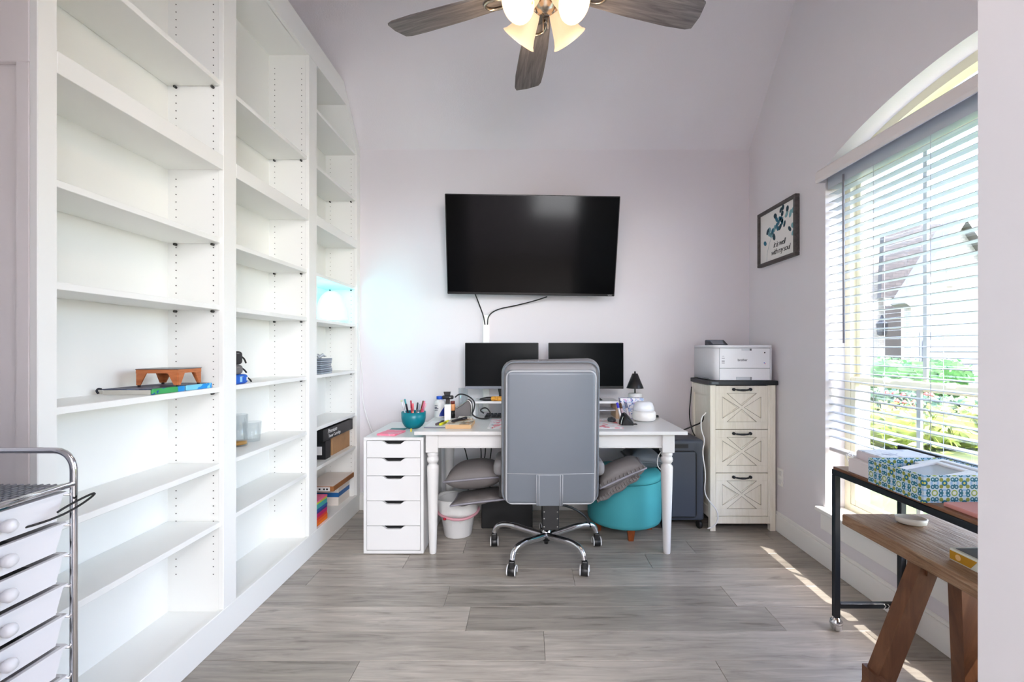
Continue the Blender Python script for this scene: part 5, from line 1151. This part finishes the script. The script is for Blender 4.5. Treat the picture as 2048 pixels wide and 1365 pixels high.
pframe('white photo frame leaning in the patterned box nearest the window', 1.545, 1.660, TZ + 0.074, 0.055, 0.112, (0, R(-6), R(0)), FWH)
pframe('white photo frame lying on top of the front of the patterned box', 1.425, 1.615, TZ + 0.078, 0.088, 0.070, (R(2), R(-8), R(6)), FWH)
t = thing('document_case', 'pale case with documents lying behind the patterned box', 'case', (1.50, 1.85, TZ))
obj('case', B().box(1.38, 1.60, 1.795, 1.935, TZ, TZ + 0.088, 0.004), M('case_grey', (214, 206, 210), 0.4), t)
obj('documents', B().box(1.385, 1.595, 1.80, 1.93, TZ + 0.088, TZ + 0.092), blotch_mat('document_print', (230, 232, 240), [((196, 200, 216), 0.55), ((160, 164, 184), 0.66)], 18), t)
solo('white_carton', B().box(1.345, 1.378, 1.80, 1.93, TZ, TZ + 0.058, 0.003), M('carton_pale', (226, 218, 216), 0.5), 'small white carton on the table edge beside the patterned box', 'box')
solo('clip_bar', B().box(1.60, 1.615, 1.54, 1.62, TZ + 0.093, TZ + 0.105, 0.004, 2), BLACKM, 'small dark bar resting on the rim of the patterned box', 'bar')
solo('pink_notebook', B().box(1.36, 1.60, 1.18, 1.505, TZ, TZ + 0.014, 0.002), M('notebook_pink', (206, 140, 132), 0.55), 'dusty pink notebook lying on the console table nearest the opening', 'notebook')

# ================================================================== RUSTIC BENCH
bn = thing('rustic_bench', 'rustic brown wooden bench with splayed trestle legs under the console table', 'bench', (1.44, 1.35, 0))
RUS = wood('rustic_oak', [(92, 66, 46), (134, 100, 72), (160, 130, 102), (180, 158, 134)], (9, 0.9, 9), 5.5, 0.6, bmp=0.9, dist=0.010)
LEGW = wood('trestle_brown', [(70, 40, 22), (98, 60, 34), (122, 80, 50)], (5, 5, 0.9), 4.0, 0.55, bmp=0.4)
BZ, BX0, BX1, BY0, BY1 = 0.564, 1.267, 1.622, 0.80, 1.856
b = B(); nseg = 24
for i in range(nseg + 1): pass
b.box(BX0, BX1, BY0, BY1, BZ - 0.042, BZ, 0.004)
obj('bench_top', b, RUS, bn)
def plank_between(p0, p1, w_, d_, side):
    """rectangular board from p0 to p1; w_ across 'side', d_ along the other normal"""
    p0, p1 = Vector(p0), Vector(p1); t_ = (p1 - p0).normalized(); s_ = (Vector(side) - t_ * Vector(side).dot(t_)).normalized(); n_ = t_.cross(s_)
    b = B(); vs = []
    for p in (p0, p1):
        for a_, c_ in ((-1, -1), (1, -1), (1, 1), (-1, 1)): vs.append(b.bm.verts.new(p + s_ * (a_ * w_ / 2) + n_ * (c_ * d_ / 2)))
    b.bm.faces.new(vs[0:4][::-1]); b.bm.faces.new(vs[4:8])
    for i in range(4): b.bm.faces.new((vs[i], vs[(i + 1) % 4], vs[4 + (i + 1) % 4], vs[4 + i]))
    return b
for yo in (1.525, 0.95):
    obj('leg', plank_between((1.318, yo, BZ - 0.042), (1.135, yo + 0.02, 0.0), 0.062, 0.05, (1, 0, 0.2)), LEGW, bn)
    obj('leg', plank_between((1.452, yo + 0.01, BZ - 0.042), (1.545, yo + 0.09, 0.0), 0.062, 0.05, (1, 0, 0.2)), LEGW, bn)
    obj('trestle_cap', B().box(1.30, 1.58, yo - 0.03, yo + 0.05, BZ - 0.075, BZ - 0.042), LEGW, bn)
obj('stretcher', plank_between((1.155, 1.575, 0.125), (1.155, 0.90, 0.125), 0.02, 0.055, (1, 0, 0)), LEGW, bn)
solo('oval_dish', B().lathe([(0.030, BZ + 0.0005), (0.040, BZ + 0.006), (0.044, BZ + 0.026), (0.040, BZ + 0.027), (0.036, BZ + 0.010), (0, BZ + 0.008)], (1.455, 1.745, 0), 28, sx=1.15, sy=0.75).xf(rot_about((1.455, 1.745, 0), 'Z', R(-30))), M('dish_white', (226, 224, 214), 0.35), 'small oval white dish on the far end of the rustic bench', 'dish')
t = thing('yellow_label_box', 'pale carton with a mustard yellow end label lying on the bench', 'box', (1.40, 1.36, BZ))
obj('carton', B().box(1.335, 1.475, 1.18, 1.455, BZ + 0.0005, BZ + 0.038, 0.001), M('carton_sage', (206, 208, 196), 0.5), t)
obj('open_top', B().box(1.345, 1.465, 1.33, 1.445, BZ + 0.0375, BZ + 0.0388), M('carton_inside', (70, 72, 76), 0.6), t)
obj('label', B().poly([(1.454, BZ + 0.004), (1.454, BZ + 0.031), (1.365, BZ + 0.031), (1.385, BZ + 0.004)], 'x', 1.3342, 1.3352), M('label_mustard', (176, 128, 20), 0.5), t)
obj('round_mark', B().lathe([(0.009, 0), (0.009, 0.001)], (1.3342, 1.425, BZ + 0.018), 20, (-1, 0, 0)), M('mark_peach', (222, 180, 120), 0.5), t)

# ================================================================== OUTSIDE
GZ = -0.15
LAWN = M('lawn_green', (78, 90, 46), 0.9, var=0.25, vscale=3)
struct('lawn', B().box(1.95, 60, -12, 60, GZ - 0.2, GZ), LAWN, label='sunlit lawn outside the window')
struct('wall_exterior', B().box(1.90, 2.13, 2.86, 4.2, GZ, 3.2), brick_mat('white_stone', (176, 170, 162), (158, 152, 146), (140, 136, 130), 5.0), label='pale stone return wall of the house outside the window')
HY = 16.0
hs = thing('neighbour_house', 'pale brick house with grey shingle roof and garage across the lawn', 'house', (P(1900, 0, HY).x, HY, GZ))
BRK = brick_mat('pale_brick', (176, 166, 156), (156, 146, 136), (140, 134, 128), 3.2); SHG = brick_mat('grey_shingle', (84, 77, 75), (64, 59, 59), (48, 46, 46), 2.2)
def hp(px, py, dy=0): v = P(px, py, HY + dy); return (v.x, v.z)
apx, l_, r_ = hp(1915, 446), hp(1822, 592), hp(2010, 592)
obj('gable_wall', B().poly([(l_[0], GZ), (r_[0], GZ), r_, apx, l_], 'y', HY, HY + 0.3), BRK, hs)
lw = hp(1752, 600)[0]
obj('side_wall', B().box(lw, l_[0], HY + 1.5, HY + 1.8, GZ, hp(0, 600, 1.5)[1]), BRK, hs)
obj('tower_wall', B().poly([hp(1700, 700, 3), hp(1768, 700, 3), hp(1768, 455, 3), hp(1738, 372, 3), hp(1700, 372, 3)], 'y', HY + 3, HY + 3.3), BRK, hs)
m_ = B().poly([hp(1762, 596, 2), hp(1990, 596, 2), hp(1990, 440, 2), hp(1815, 452, 2), hp(1768, 470, 2)], 'y', HY + 2.0, HY + 2.2)
rf = obj('roof', m_, SHG, hs)
for a_, c_ in ((l_, apx), (r_, apx)):
    d_ = (Vector((c_[0], 0, c_[1])) - Vector((a_[0], 0, a_[1]))).normalized(); n_ = Vector((-d_.z, 0, d_.x)); n_ = n_ if n_.z > 0 else -n_
    q = [(a_[0] - d_.x * 0.5, a_[1] - d_.z * 0.5), (c_[0], c_[1])]
    obj('barge_board', B().poly([q[0], q[1], (q[1][0] + n_.x * 0.28, q[1][1] + n_.z * 0.28), (q[0][0] + n_.x * 0.28, q[0][1] + n_.z * 0.28)], 'y', HY - 0.35, HY + 0.3), M('barge_grey', (110, 104, 102), 0.6), hs)
g0, g1 = hp(1838, 665), hp(2005, 775)
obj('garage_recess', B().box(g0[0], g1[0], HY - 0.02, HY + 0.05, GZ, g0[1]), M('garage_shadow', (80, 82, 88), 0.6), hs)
nrow = 4
for k in range(nrow):
    z0 = GZ + (g0[1] - 0.25 - GZ) * k / nrow; z1 = GZ + (g0[1] - 0.25 - GZ) * (k + 1) / nrow - 0.03
    obj('garage_panel', B().box(g0[0] + 0.1, g1[0] - 0.1, HY - 0.06, HY - 0.02, z0, z1, 0.02), M('garage_grey', (140, 142, 150), 0.5), hs)
w0, w1 = hp(1893, 528), hp(1906, 574)
wo_ = obj('gable_window', B().box(w0[0], w1[0], HY - 0.06, HY, w1[1], w0[1]), M('window_trim', (220, 214, 204), 0.5), hs)
obj('pane', B().box(w0[0] + 0.04, w1[0] - 0.04, HY - 0.07, HY - 0.05, w1[1] + 0.05, w0[1] - 0.05), M('far_pane', (120, 116, 110), 0.2), wo_)
e0, e1 = hp(1768, 612, 1.5), hp(1800, 720, 1.5)
obj('entry_recess', B().box(e0[0], e1[0], HY + 1.44, HY + 1.5, e1[1], e0[1]), M('entry_dark', (96, 86, 80), 0.7), hs)
ln = hp(1817, 650)
lt = obj('wall_lantern', B().lathe([(0.10, -0.35), (0.16, -0.30), (0.20, 0.10), (0.10, 0.22), (0.03, 0.42)], (ln[0], HY + 1.2, ln[1]), 6, smooth=False), BLACKM, hs)
def bush(name, label, px0, px1, pyt, Y, seed, col, flowers=False, depth=0.8, cat='bush'):
    x0, x1 = P(px0, 0, Y).x, P(px1, 0, Y).x; zt_ = P(0, pyt, Y).z
    t = thing(name, label, cat, ((x0 + x1) / 2, Y, GZ)); rnd = random.Random(seed)
    core = B(); nb = max(3, int((x1 - x0) / 0.7))
    for k in range(nb):
        xx = x0 + (x1 - x0) * (k + 0.5) / nb; hz = (zt_ - GZ) * rnd.uniform(0.86, 1.0)
        r_ = bmesh.ops.create_icosphere(core.bm, subdivisions=2, radius=1)
        for v in r_['verts']:
            j = rnd.uniform(0.86, 1.1); v.co = Vector((xx + v.co.x * (x1 - x0) / nb * 0.8 * j, Y + v.co.y * depth * j, GZ + hz * 0.5 + v.co.z * hz * 0.5 * j))
    pts = [(v.co.copy(), v.normal.copy()) for v in core.bm.verts]
    obj('foliage_core', core, M(name + '_core', col, 0.8, var=0.3, vscale=6), t)
    lv = B()
    for p, n_ in pts:
        for _ in range(9):
            c_ = p + Vector((rnd.uniform(-.2, .2), rnd.uniform(-.2, .2), rnd.uniform(-.15, .15))); s_ = rnd.uniform(0.05, 0.10)
            a_ = Vector((rnd.uniform(-1, 1), rnd.uniform(-1, 1), rnd.uniform(-1, 1))).normalized(); b_ = a_.orthogonal().normalized()
            lv.bm.faces.new([lv.bm.verts.new(c_ + q) for q in (a_ * s_, b_ * s_ * 0.45, -a_ * s_, -b_ * s_ * 0.45)])
    lo = obj('leaves', lv, M(name + '_leaf', [min(255, c * 1.15) for c in col], 0.6, var=0.3, vscale=8), t); lo['kind'] = 'stuff'
    if flowers:
        fb = B()
        for p, n_ in rnd.sample(pts, 40):
            fb.lathe([(0.0, -0.05), (0.05, 0), (0.0, 0.05)], p * 1.0 + Vector((0, -0.25, 0.05)), 5, smooth=False)
        fo = obj('flowers', fb, M('flower_red', (214, 70, 60), 0.6), t); fo['kind'] = 'stuff'
bush('boxwood_hedge', 'bright green clipped hedge before the neighbouring garage', 1748, 1906, 712, 12.5, 3, (46, 84, 30))
bush('flower_bush', 'dark green bush with red flowers low in the garden bed', 1738, 1832, 786, 8.9, 5, (38, 62, 34), True, 0.4)
bush('garden_shrub', 'dark green shrub behind the grass border near the lawn', 1850, 1930, 806, 7.5, 8, (42, 68, 36), False, 0.25, 'shrub')
bush('grass_border', 'yellow-green ornamental grass border across the lawn', 1735, 2050, 812, 6.4, 11, (96, 106, 36), False, 0.33, 'plants')
